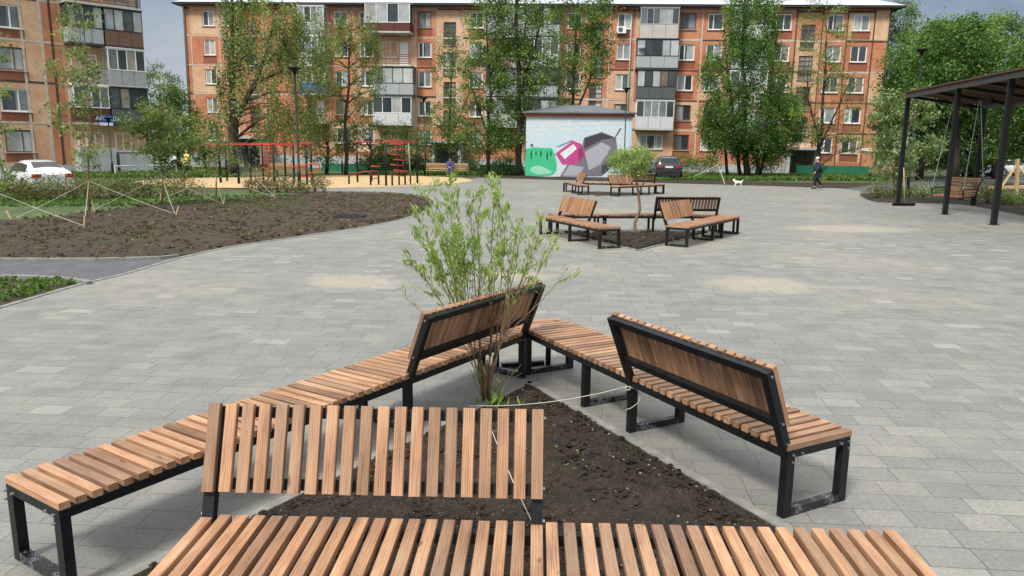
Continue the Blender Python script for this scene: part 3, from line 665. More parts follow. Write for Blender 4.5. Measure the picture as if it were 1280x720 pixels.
# balconies
def balcony(par, u0, u1, zf, style, par_mat, frame, depth=1.05, ph=1.0, panes=4, name='balcony'):
    b_ = MB(); b_.box(((u0+u1)/2, -depth/2, zf-.07), (u1-u0, depth, .14)); f = b_.build(name, M_CONCW if style != 'dark' else M_FASC, par)
    y = -depth+.03
    q = MB(); n = 3
    if style == 'rail':
        for i in range(6): q.box(((u0+u1)/2, y, zf+.12+i*.16), (u1-u0-.02, .03, .09))
        for i in range(n+1): q.box((u0+.03+(u1-u0-.06)*i/n, y+.035, zf+.5), (.04, .04, 1.0))
    else:
        for i in range(n): a_, b2 = u0+(u1-u0)*i/n, u0+(u1-u0)*(i+1)/n; q.box(((a_+b2)/2, y, zf+ph/2), (b2-a_-.03, .04, ph-.02))
        for s in (u0+.02, u1-.02): q.box((s, -depth/2, zf+ph/2), (.04, depth-.1, ph-.02))
    q.build('parapet', par_mat, f)
    if style in ('glazed', 'dark'):
        q = MB(); zt = zf+2.45; t = .06 if style == 'glazed' else .04
        q.box(((u0+u1)/2, y, zf+ph+t/2), (u1-u0, .07, t)); q.box(((u0+u1)/2, y, zt), (u1-u0, .07, t*1.4))
        for i in range(panes+1): q.box((u0+t/2+(u1-u0-t)*i/panes, y-.002, (zf+ph+zt)/2), (t, .06, zt-zf-ph))
        for s in (u0+t/2, u1-t/2):
            q.box((s, -.05, (zf+ph+zt)/2), (t, .06, zt-zf-ph)); q.box((s, -depth/2, zt), (t, depth-.14, t))
        g = q.build('glazing_frame', frame, f)
        q = MB()
        for i in range(panes): a_, b2 = u0+(u1-u0)*i/panes, u0+(u1-u0)*(i+1)/panes; q.box(((a_+b2)/2, y+.01, (zf+ph+zt)/2+.02), (b2-a_-.07, .012, zt-zf-ph-.1))
        for s in (u0+.03, u1-.03): q.box((s, -depth/2, (zf+ph+zt)/2+.02), (.012, depth-.15, zt-zf-ph-.1))
        q.build('pane', M_GLASS, g)
        q = MB(); q.box(((u0+u1)/2, -depth/2, zt+.08), (u1-u0+.1, depth+.1, .06)); q.build('cover', M_FASC if style == 'dark' else frame, f)
    return f
fl = [BZ+2.7*k-1.5 for k in range(5)]
S2a, S2b = fu(469), fu(517); S4a, S4b = fu(796), fu(843)
balcony(BLD, S2a-.5, S2b, fl[4]+.25, 'glazed', M_BRRED, M_WHITE, 1.5, .75)
balcony(BLD, S2a, S2b, fl[3], 'rail', M_OLDWOOD, M_WHITE); balcony(BLD, S2a, S2b+.2, fl[2], 'dark', M_RIB, M_FASC, 1.15, panes=4); balcony(BLD, S2a, S2b, fl[1], 'glazed', M_RIBW, M_WHITE, panes=4)
balcony(BLD, S4a, S4b, fl[4], 'glazed', M_BEIGE, M_GREYP, 1.0, 1.1, 6); balcony(BLD, S4a-.2, S4b+.1, fl[3], 'dark', M_RIB, M_FASC, 1.2, panes=5)
balcony(BLD, S4a-.05, S4b, fl[2], 'dark', M_RIBD, M_FASC, 1.15, panes=5); balcony(BLD, S4a, S4b, fl[1], 'glazed', M_RIBW, M_WHITE, 1.15, panes=5)
for px0, px1, st in ((379, 411, (('glazed', M_RIB), ('glazed', M_RIB), ('glazed', M_BLUE), ('rail', M_OLDWOOD))), (609, 655, (('glazed', M_GREYP), ('rail', M_DKGREY), ('dark', M_RIB), ('glazed', M_RIBW))),
                   (657, 698, (('dark', M_RIB), ('glazed', M_RIBW), ('dark', M_RIB), ('dark', M_GREYP))), (910, 956, (('glazed', M_RIBW), ('dark', M_RIB), ('glazed', M_BEIGE), ('glazed', M_RIB)))):
    for k, (s, pm) in enumerate(st): balcony(BLD, fu(px0), fu(px1), fl[4-k], s, pm, M_WHITE if s == 'glazed' else M_FASC)
# doors and windows behind the balconies
for a, b in ((fu(469), fu(517)), (S4a, S4b), (fu(379), fu(411)), (fu(609), fu(655)), (fu(657), fu(698)), (fu(910), fu(956))):
    for k in range(5):
        f = window(BLD, (a+b)/2-.35, BZ+2.7*k, 1.5, 1.4, M_WHITE, 1, .005, t=.06)
        if k: q = MB(); q.box((b-.9, -.02, BZ+2.7*k-.4), (.75, .05, 2.1)); q.build('balcony_door', M_WHITE, BLD)
window(BLD, fu(813, 178), BZ, 2.2, 1.35, M_WHITE, 2, -.03)
q = MB(); q.box((fu(776.5, 38), -.3, on_plane(776, 38, MBLD)[1]), (.85, .35, .6)); ac = q.build('air_conditioner', M_WHITE, BLD); q = MB(); q.disc((fu(776.5, 38)-.08, -.485, on_plane(776, 38, MBLD)[1]), (0, 1, 0), .22, .02, 16); q.build('fan_grille', M_DKGREY, ac)
q = MB(); q.lathe((fu(801, 64), -1.3, on_plane(801, 64, MBLD)[1]), [(.01, 0), (.2, .05), (.3, .12)], 16); d = q.build('satellite_dish', M_WHITE, BLD)
# entrances
for px in (562, 1005, 745, 317):
    u = fu(px); q = MB()
    for s in (-1, 1): q.box((u+s*1.25, -.9, 1.2), (.3, 1.8, 2.4))
    q.box((u, -1.1, 2.5), (3.3, 2.4, .2)); f = q.build('entrance_porch', M_PLINTH, BLD); q = MB(); q.box((u, -.35, 1.1), (1.5, .1, 2.1)); d = q.build('door', M_DKGREY, f); q = MB(); q.tube([(u+.5, -.45, 1.0), (u+.5, -.45, 1.3)], .02, 6); q.build('handle', M_STEEL, d)
q = MB(); uu, zz = on_plane(1082, 187, MBLD); q.box((uu, -.05, zz), (1.0, .04, .3)); q.build('house_number_plate', M_WHITE, BLD)

# ------------------------------------------------------------------ block at the left
LA_, LBt = Vector((-33.5, 52, 0)), Vector((-28.6, 57, 0)); lu = (LBt-LA_).normalized(); ln_ = Vector((-lu.y, lu.x, 0))
MLB = Matrix(((lu.x, ln_.x, 0, LBt.x), (lu.y, ln_.y, 0, LBt.y), (0, 0, 1, 0), (0, 0, 0, 1)))
def lp(px, py): return on_plane(px, py, MLB)
LB = empty('apartment_building', M=MLB, label='peach apartment block at the left edge with glazed balconies and a blue shop sign', cat='building')
LZ = 2.25; lT = LZ+2.7*4+1.8; u1 = lp(180, 100)[0]; holes = []; lw = []
uw = lp(17, 100)[0]
for k in range(5):
    for du, w in ((0, 1.75), (-4.6, 1.75), (-9.2, 1.7)): lw.append((uw+du, LZ+2.7*k, w, 1.5)); holes.append((uw+du-w/2, uw+du+w/2, LZ+2.7*k-.75, LZ+2.7*k+.75))
m = MB(); wall_holes(m, -26, u1, .6, lT, holes); m.build('front_wall', M_ORANGE2, LB)
m = MB(); m.box(((u1-26)/2, 5.66, (lT+.6)/2), (u1+26-.004, 10.9, lT-.6-.004)); m.build('wall', M_ORANGE2, LB)
m = MB(); m.box(((u1-26)/2, 5.6, .2), (u1+26+.1, 11.3, .86)); m.build('plinth', M_PLINTH, LB)
m = MB(); m.box(((u1-26)/2, 5.6, lT+.1), (u1+27.4, 12.6, .2)); m.build('roof', M_FASC, LB)
for u, z, w, h in lw: window(LB, u, z, w, h, M_WHITE if R.random() < .7 else M_OLDWOOD, 1, sash=.6)
jm = MB(); jd = MB(); ub = [lp(p, 100)[0] for p in (-8, 33, 57, 70)]
for k in range(0, 5):
    z = LZ+2.7*k+1.25
    for a, b in zip([-26]+ub, ub+[u1]): (jd if R.random() < .5 else jm).box(((a+b)/2, -.008, z), (b-a, .02, .14))
for u in ub+[u1-.1]: (jm if R.random() < .6 else jd).box((u, -.01, lT/2+.3), (.16, .02, lT-.7))
jm.build('panel_joint', M_JOINTL, LB); jd.build('panel_joint', M_JOINTD, LB)
m = MB()
for u, z, w, h in lw: m.box((u, -.004, z-1.1), (w+.1, .015, .55))
m.build('infill_panel', M_REDTILE, LB)
m = MB(); m.box((( lp(60, 100)[0]+lp(80, 100)[0])/2, -.003, lT/2+.3), (lp(80, 100)[0]-lp(60, 100)[0], .012, lT-.7)); m.build('faded_panel', M_ORANGE, LB)
ba, bb, bc = lp(84, 100)[0], lp(129, 100)[0], u1-.25
lf = [LZ+2.7*k-1.35 for k in range(5)]
sty = {4: (('rail', M_OLDWOOD), ('rail', M_DKGREY)), 3: (('dark', M_RIB), ('dark', M_OLDWOOD)), 2: (('rail', M_GREYP), ('glazed', M_GREYP)), 1: (('glazed', M_BRRED), ('dark', M_RIBD))}
for k, ((s1, m1), (s2, m2)) in sty.items():
    balcony(LB, ba, bb-.05, lf[k], s1, m1, M_WHITE if s1 == 'glazed' else M_FASC, 1.1); balcony(LB, bb+.05, bc, lf[k], s2, m2, M_WHITE if s2 == 'glazed' else M_FASC, 1.2)
for k in range(5):
    for u in ((ba+bb)/2, (bb+bc)/2): window(LB, u, LZ+2.7*k, 1.7, 1.4, M_WHITE, 2, .005)
m = MB(); m.box(((ba+bb)/2, -.7, 1.0), (bb-ba, 1.3, 1.7)); m.build('porch_wall', M_PLINTH, LB)
m = MB(); m.box(((bb+bc)/2+.1, -.7, .8), (bc-bb-.3, 1.3, 1.2)); m.build('porch_wall', M_PLINTH, LB)
def text(body, size, loc, rot, mat, parent, name='lettering', M=None, align='CENTER'):
    c = bpy.data.curves.new(name, 'FONT'); c.body = body; c.size = size; c.extrude = .004; c.align_x = align; c.align_y = 'CENTER'
    o = bpy.data.objects.new(name, c); COL.objects.link(o); dg = bpy.context.evaluated_depsgraph_get(); me = bpy.data.meshes.new_from_object(o.evaluated_get(dg)); bpy.data.objects.remove(o)
    o = link(name, me, mat, parent); o.location = loc; o.rotation_euler = rot; return o
M_SIGNB = plain('blue_sign', (.012, .05, .30), .4, .05, 3); M_LET = plain('pale_lettering', (.62, .80, .72), .5, .03, 3)
su0, sz = lp(116, 150); su1, _ = lp(135, 150); zb = lp(125, 158)[1]; zt_ = lp(125, 144)[1]
m = MB(); m.box(((su0+su1)/2, -1.28, (zb+zt_)/2), (su1-su0, .08, zt_-zb)); sg = m.build('shop_sign', M_SIGNB, LB)
text('АРМАДА', .38, ((su0+su1)/2+.1, -1.325, (zb+zt_)/2+.12), (pi/2, 0, 0), M_LET, sg)
m = MB(); m.box((su0+.45, -1.33, zb+.14), (.9, .012, .2)); m.build('sign_strip', M_WHITE, sg)

# ------------------------------------------------------------------ painted brick shed
SY = 55.2; s0 = AT(657, 221, SY); s1 = AT(788, 221, SY); sw_ = s1.x-s0.x; shh = AT(720, 146, SY).z
SHED = empty('brick_shed', (s0.x, SY, 0), 0, 'low brick transformer shed with a mural on its white front wall', 'shed')
def muralwall():
    t = NT('painted_brickwork'); m = t.n('Mapping'); m.inputs['Rotation'].default_value = (pi/2, 0, 0); t.l(t.n('TexCoord').outputs['Object'], m.inputs[0])
    b = t.n('TexBrick'); b.inputs['Scale'].default_value = 1; b.inputs['Brick Width'].default_value = .27; b.inputs['Row Height'].default_value = .09; b.inputs['Mortar Size'].default_value = .012
    b.inputs['Color1'].default_value = (.60, .72, .78, 1); b.inputs['Color2'].default_value = (.80, .80, .79, 1); b.inputs['Mortar'].default_value = (.36, .44, .48, 1); t.l(m.outputs[0], b.inputs['Vector'])
    n = t.noise(.7, 5); c = t.mix(t.ramp(n, [(.4, (.75,)*3), (.6, (0,)*3)]).outputs[0], b.outputs['Color'], (.50, .70, .80)); c = t.mix(t.ramp(b.outputs['Fac'], [(0, (0,)*3), (1, (.6,)*3)]).outputs[0], c, (.4, .45, .46))
    t.col(c); t.rough(.85); t.bump(b.outputs['Fac'], -.4, .01); return t.m
M_MUR = muralwall()
m = MB(); m.box((sw_/2, 2.6, shh/2), (sw_, 5.2, shh)); m.build('wall', M_MUR, SHED)
m = MB(); m.box((sw_/2, 2.6, shh+.1), (sw_+.3, 5.5, .22)); m.build('brick_cornice', M_REDTILE, SHED)
m = MB(); a = .3; m.add([(-a, -a, shh+.22), (sw_+a, -a, shh+.22), (sw_+a, 5.2+a, shh+.22), (-a, 5.2+a, shh+.22), (2.6, 2.6, shh+.95), (sw_-2.6, 2.6, shh+.95), (-a, -a, shh+.3), (sw_+a, -a, shh+.3), (sw_+a, 5.2+a, shh+.3), (-a, 5.2+a, shh+.3)],
    [(6, 7, 5, 4), (8, 9, 4, 5), (7, 8, 5), (9, 6, 4), (0, 1, 7, 6), (1, 2, 8, 7), (2, 3, 9, 8), (3, 0, 6, 9), (0, 3, 2, 1)]); m.build('roof', plain('grey_felt', (.13, .14, .155), .8, .2, 1), SHED)
def paint(name, c): return plain(name, c, .8, .12, 4)
P_GRN, P_DG, P_GRY, P_LG, P_DK, P_PINK, P_WHT, P_LINE = [paint(n, c) for n, c in (('green_paint', (.05, .50, .24)), ('deep_green_paint', (.012, .13, .06)), ('grey_paint', (.17, .165, .19)), ('light_grey_paint', (.40, .39, .44)), ('charcoal_paint', (.05, .048, .06)), ('pink_paint', (.52, .06, .24)), ('white_paint', (.75, .74, .76)), ('line_paint', (.12, .12, .14)))]
def mural(pts, mat, lift, name='painted_patch', sm=True):
    P = [AT(x, y, SY) for x, y in pts]; P = [((p.x-s0.x), p.z) for p in P]
    if sm: Q = smooth(P+[P[0]], 5)[:-1]; P = [(q.x, q.y) for q in Q]
    mb = MB(); n = len(P); mb.add([(x, -lift, z) for x, z in P]+[(x, -.0004, z) for x, z in P], [tuple(range(n))]+[(i, n+i, n+(i+1) % n, (i+1) % n) for i in range(n)]); return mb.build(name, mat, SHED)
mural([(657.5, 186), (668, 184), (680, 185), (690, 186), (694, 195), (696, 208), (693, 217), (680, 220.5), (657.5, 220.5)], P_GRN, .004)
for x, a, b in ((664, 188, 199), (676, 187, 196), (684, 189, 200), (670, 188, 194), (688.5, 187, 195)): mural([(x-.7, b), (x-1.3, a+5), (x-.3, a), (x+.3, a), (x+1.3, a+5), (x+.7, b)], P_DG, .007, sm=False)
mural([(663, 210), (672, 207), (684, 211), (690, 216), (676, 218), (664, 215)], paint('mint_paint', (.30, .66, .48)), .007)
mural([(694, 192), (716, 176), (727, 180), (731, 195), (722, 205), (703, 206)], P_PINK, .006, sm=False)
mural([(700, 220.5), (710, 204), (726, 190), (730, 172), (752, 165), (770, 172), (773, 196), (762, 212), (752, 220.5)], P_GRY, .004, sm=False)
mural([(731, 190), (752, 178), (764, 184), (750, 206), (736, 213)], P_LG, .008, sm=False)
mural([(752, 208), (768, 190), (772, 196), (762, 212), (752, 218)], P_DK, .010, sm=False)
mural([(730, 186), (731, 173), (752, 166), (768, 172), (752, 175)], P_DK, .0105, sm=False)
mural([(703, 219.5), (712, 206), (730, 209), (724, 219.5)], P_LG, .008, sm=False)
mural([(700, 192), (717, 180), (721, 186), (706, 199)], P_WHT, .009, sm=False)
mural([(722, 187), (728, 183), (730, 195), (724, 202)], paint('deep_pink_paint', (.28, .03, .14)), .012, sm=False)
for pts in (((694, 184), (716, 175), (716, 176.2), (700, 183)), ((775, 160), (777, 160.6), (766, 178), (765, 177))): mural(pts, P_LINE, .0065, sm=False)
mural([(663, 180), (666.5, 180), (666.5, 183.4), (663, 183.4)], P_LINE, .01, 'meter_box', sm=False)

# ------------------------------------------------------------------ trees
def A(px, py, Y): return AT(px, py, Y)
def lob(px, py, Y, rx, ry, n, dy=None):
    c = AT(px, py, Y); s = Y/FOC; return (c, (rx*s, (dy if dy else rx*s*.8), ry*s), n)
def gr(px, py, Y): p = AT(px, py, Y); return Vector((p.x, Y, -.03))
Y = 52
tree('birch_tree', gr(292, 221, Y), [([gr(292, 221, Y), A(291, 160, Y), A(296, 130, Y)], .36, .3), ([A(295, 150, Y), A(318, 105, Y), A(335, 60, Y), A(345, 20, Y)], .22, .07), ([A(294, 150, Y), A(288, 80, Y+1), A(290, 0, Y), A(291, -40, Y)], .2, .05)],
     [lob(330, 30, Y, 50, 42, 95), lob(350, 100, Y, 60, 55, 110), lob(378, 55, Y, 32, 50, 48), lob(290, 20, Y, 16, 60, 40), lob(286, 100, Y, 13, 45, 24), lob(355, 150, Y, 45, 26, 45)], L_BIRCH, 'big drooping birch with a dark trunk before the left end of the orange block', 100, .17, .34, BARKB, 'trees in front of the orange block', .9, every=9, dens=1.0)
Y = 56
tree('birch_tree', gr(432, 212, Y), [([gr(432, 212, Y), A(434, 130, Y), A(438, 40, Y)], .16, .05)], [lob(438, 75, Y, 42, 55, 62), lob(448, 45, Y, 26, 26, 24)], L_BIRCH, 'round light green birch crown left of the stack of white balconies', 85, .17, .34, BARKB, 'trees in front of the orange block', .6)
for i, (px, py, rx, ry, n, lab) in enumerate(((408, 172, 34, 32, 40, 'low dark bushy tree behind the curved red rails'), (462, 178, 28, 30, 34, 'dark bushy tree behind the left half of the climbing frame'), (500, 182, 30, 27, 36, 'dark bushy tree behind the right half of the climbing frame'), (530, 185, 16, 24, 18, 'small dark tree beside the thin lamp post and the seated person'))):
    Y = 58+i*.7; tree('bushy_tree', gr(px, 214, Y), [([gr(px, 214, Y), A(px+2, py+10, Y)], .16, .09)], [lob(px, py, Y, rx, ry, n)], L_DARK, lab, 80, .16, .36, BARKB, 'low dark trees behind the playground')
Y = 61
tree('slender_tree', gr(560, 213, Y), [([gr(560, 213, Y), A(563, 120, Y), A(567, 40, Y)], .11, .03), ([A(561, 180, Y), A(585, 120, Y), A(592, 90, Y)], .07, .02)], [lob(566, 95, Y, 22, 55, 34), lob(558, 150, Y, 26, 26, 28)], L_MID, 'slender open tree in front of the second stair windows', 70, .15, .3, BARKB, 'trees in front of the orange block')
Y = 60
tree('bushy_tree', gr(571, 214, Y), [([gr(571, 214, Y), A(570, 180, Y)], .14, .08)], [lob(572, 172, Y, 24, 26, 30)], L_MID, 'small leafy tree right behind the person on the park bench', 75, .15, .34, BARKB, 'low dark trees behind the playground')
Y = 57
tree('poplar_tree', gr(610, 219, Y), [([gr(610, 219, Y), A(611, 120, Y), A(608, 20, Y)], .16, .05), ([A(611, 170, Y), A(590, 110, Y), A(585, 85, Y)], .08, .02)], [lob(612, 35, Y, 28, 50, 60), lob(604, 105, Y, 30, 42, 56), lob(605, 170, Y, 28, 24, 34)], L_MID, 'thin tree left of the shed, first of a close pair', 80, .16, .34, BARKB, 'trees in front of the orange block')
Y = 56.5
tree('poplar_tree', gr(649, 221, Y), [([gr(649, 221, Y), A(649, 130, Y), A(646, 0, Y), A(644, -30, Y)], .26, .08), ([A(649, 120, Y), A(668, 60, Y), A(680, 10, Y)], .12, .04)], [lob(645, 20, Y, 32, 45, 62), lob(648, 95, Y, 32, 42, 56), lob(640, 160, Y, 26, 30, 40), lob(672, 60, Y, 22, 50, 40)], L_MID, 'tall tree with a dark straight trunk at the left corner of the painted shed', 85, .17, .36, BARKB, 'trees in front of the orange block')
Y = 62
tree('poplar_tree', gr(715, 214, Y), [([gr(715, 214, Y), A(716, 120, Y), A(722, 10, Y)], .18, .06), ([A(716, 150, Y), A(745, 80, Y), A(752, 40, Y)], .1, .03)], [lob(720, 15, Y, 34, 40, 50), lob(735, 70, Y, 30, 42, 50), lob(706, 100, Y, 24, 32, 30), lob(752, 30, Y, 16, 38, 24)], L_MID, 'tall tree whose crown rises above the roof of the painted shed', 85, .17, .36, BARKB, 'trees in front of the orange block')
Y = 56
wt = [([gr(px, 222, Y+dy), A(px+dx*.4, 180, Y+dy), A(px+dx, 110, Y+dy), A(px+dx*1.3, ty, Y+dy)], r, .05) for px, dx, ty, r, dy in ((934, -3, 10, .26, 0), (926, -14, 70, .15, .5), (944, 20, 50, .16, -.4), (910, -12, 120, .12, .8), (948, 30, 110, .12, .6))]
tree('willow_tree', gr(934, 222, Y), wt, [lob(940, 22, Y, 34, 50, 90), lob(932, 85, Y, 54, 44, 112), lob(936, 145, Y, 62, 42, 128), lob(905, 160, Y, 34, 24, 48), lob(975, 150, Y, 30, 36, 55), lob(950, 175, Y, 44, 18, 50)], L_DARK, 'large dense many-stemmed tree hiding the middle of the block, right of the dark car', 90, .17, .40, BARKB, 'trees in front of the orange block', k=.62, droop=.45)
Y = 62
tree('rowan_tree', gr(1023, 214, Y), [([gr(1023, 214, Y), A(1024, 180, Y), A(1030, 110, Y), A(1034, 40, Y)], .2, .04), ([A(1024, 185, Y), A(1050, 130, Y), A(1068, 90, Y)], .1, .02), ([A(1024, 175, Y), A(1008, 120, Y), A(1012, 70, Y)], .1, .02)],
     [lob(1030, 50, Y, 32, 50, 40), lob(1030, 120, Y, 46, 42, 50), lob(1062, 175, Y, 22, 16, 16), lob(1010, 165, Y, 16, 18, 14)], L_BIRCH, 'open light green tree in front of the right end of the block, behind the walker', 62, .15, .3, BARKB, 'trees in front of the orange block')
# right-hand mass: separate trees
for i, (px, py, Yt, rx, ry, n, tr, lab, mt) in enumerate((
    (1122, 90, 72, 24, 85, 95, 212, 'narrow tree closing the gap at the right end of the orange block', L_MID),
    (1150, 100, 56, 42, 70, 150, 215, 'wide dark tree behind the thin lamp post with a flat head', L_DARK),
    (1195, 85, 50, 50, 62, 190, 218, 'broad dark tree rising behind the front edge of the pergola roof', L_DARK),
    (1245, 95, 58, 46, 72, 130, 214, 'tall tree behind the pergola with a bare leaning trunk and gaps of sky', L_MID),
    (1215, 170, 60, 60, 40, 120, 216, 'low dark tree seen under the pergola roof above the parked cars', L_DARK),
    (1290, 120, 46, 40, 80, 110, 220, 'tree at the right edge of the photo behind the pergola', L_DARK))):
    tree('broadleaf_tree', gr(px, tr, Yt), [([gr(px, tr, Yt), A(px+3, py+20, Yt), A(px+8, py-ry*.5, Yt)], .28, .08)], [lob(px, py, Yt, rx, ry, n), lob(px+R.uniform(-12, 12), py+ry*.5, Yt, rx*1.05, ry*.45, n//3)], mt, lab, 95, .19, .42, BARKB, 'trees behind the pergola')
Y = 34
tree('lilac_bush', gr(1118, 240, Y), [([gr(1118, 240, Y), A(1117, 190, Y), A(1112, 140, Y)], .05, .02), ([gr(1119, 240, Y), A(1128, 180, Y), A(1140, 150, Y)], .04, .015)], [lob(1108, 150, Y, 20, 32, 34), lob(1118, 195, Y, 26, 26, 30), lob(1150, 135, Y, 22, 26, 18), lob(1162, 180, Y, 16, 22, 14)], L_PALE, 'young pale-leaved tree held by ropes beside the first pergola post', 45, .15, .2, BARKY, 'young trees held by ropes')
# left side
for i, (px, py, Yt, rx, ry, n, lab) in enumerate(((200, 120, 80, 26, 38, 55, 'dark tree in the gap between the two blocks'), (222, 150, 70, 24, 40, 55, 'bushy tree at the left corner of the orange block'), (190, 172, 68, 30, 30, 40, 'low dark tree right of the peach block, near the ground'), (255, 176, 60, 24, 28, 28, 'low tree behind the left end of the red horizontal bars'))):
    tree('broadleaf_tree', gr(px, 208, Yt), [([gr(px, 208, Yt), A(px, py, Yt)], .2, .07)], [lob(px, py, Yt, rx, ry, n)], L_DARK if i != 3 else L_MID, lab, 85, .2, .42, BARKB, 'trees between the two blocks')
def sapling(base_px, Y, top, lobes, lab, per=30, mat=L_BIRCH, size=.1, sig=.14, r=.035):
    b = gr(*base_px, Y); return tree('young_tree', b, [([b, A(base_px[0]+1, (base_px[1]+top[1])*.5, Y), A(*top, Y)], r, .01)], [lob(x, y, Y, rx, ry, n) for x, y, rx, ry, n in lobes], mat, lab, per, size, sig, BARKY, 'young trees held by ropes')
sapling((112, 262), 24.2, (103, 12), ((97, 35, 22, 30, 15), (85, 80, 28, 26, 20), (112, 110, 26, 30, 18), (92, 150, 28, 24, 18), (112, 190, 16, 24, 12)), 'tall thin young tree with sparse pale leaves before the peach block', 42, L_BIRCH, .11, .16)
sapling((201, 250), 26.5, (205, 100), ((190, 150, 34, 22, 22), (215, 165, 40, 26, 34), (178, 172, 26, 20, 16), (222, 195, 26, 18, 14), (203, 95, 8, 24, 3)), 'young tree with bright bushy crown, second from the left in the bed', 48, L_BIRCH, .12, .17)
sapling((270, 247), 31, (268, 130), ((262, 170, 22, 22, 14), (280, 195, 26, 18, 14), (268, 130, 10, 26, 4), (255, 205, 16, 12, 6)), 'thin young tree beside the left end of the red bars', 34, L_BIRCH, .1, .16)
sapling((318, 243), 33, (320, 196), ((322, 218, 14, 12, 8), (345, 225, 16, 10, 8)), 'tiny rust-tinged young tree just before the sand', 34, L_RUST, .09, .14, .02)
sapling((-14, 262), 24, (-10, 20), ((-14, 60, 24, 18, 10), (0, 105, 18, 14, 5), (-6, 160, 20, 18, 9), (2, 215, 20, 14, 9)), 'young tree at the very left edge, only its leaf tips in the photo', 34, L_BIRCH, .11, .15)
# low hedges and shrubs
ORD = ['leftmost', 'second', 'third', 'fourth', 'fifth', 'sixth', 'seventh', 'eighth', 'ninth', 'tenth', 'eleventh', 'twelfth', 'thirteenth', 'fourteenth', 'fifteenth', 'sixteenth']
def nth(i): return ORD[i] if i == 0 else ORD[i]+' from the left'
for i in range(15):
    px = -14+i*16.5; p = gr(px, 0, 28.2+.22*i+R.uniform(-.3, .3)); shrub('low_shrub', p, .75, .62+R.random()*.35, L_RUST if i % 3 else L_MID, 'low brownish shrub, %s in the row behind the bare bed' % nth(i), 'hedge row at the left', 12, 46, .09)
for i in range(9):
    px = 300+i*12; p = gr(px, 0, 34.6+R.uniform(-.4, .4)); shrub('low_shrub', p, .5, .5+R.random()*.3, L_RUST, 'small rust-tinged shrub, %s along the front of the sand' % nth(i), 'shrubs along the sand', 10, 40, .085)
for i in range(14):
    p = GR(1092+i*15.5+R.uniform(-4, 4), 249+max(0, i-5)*1.7-R.uniform(0, 3)); shrub('low_shrub', p, .55, .45+R.random()*.25, L_RUST if i % 3 == 0 else L_PALE if i % 3 == 1 else L_MID, 'low shrub, %s in the curved bed behind the swing' % nth(i), 'shrubs in the bed under the pergola', 13, 46, .085)
for i, px in enumerate((455, 470, 486, 512, 527, 590, 622, 636)): shrub('bush', gr(px, 0, 60+R.uniform(-1, 1)), 1.0, 1.5, L_DARK if i < 5 else L_GRASS, 'dark green bush, %s along the foot of the orange block' % nth(i), 'bushes along the foot of the block', 12, 60, .16)
for i, px in enumerate((866, 884, 900, 962, 980, 1150, 1175, 1200)): shrub('bush', gr(px, 0, 62+R.uniform(-1, 1)), 1.1, 1.7, L_MID if i < 5 else L_DARK, 'green bush, %s of those behind the far grass on the right' % nth(i), 'bushes behind the green fence', 12, 60, .16)

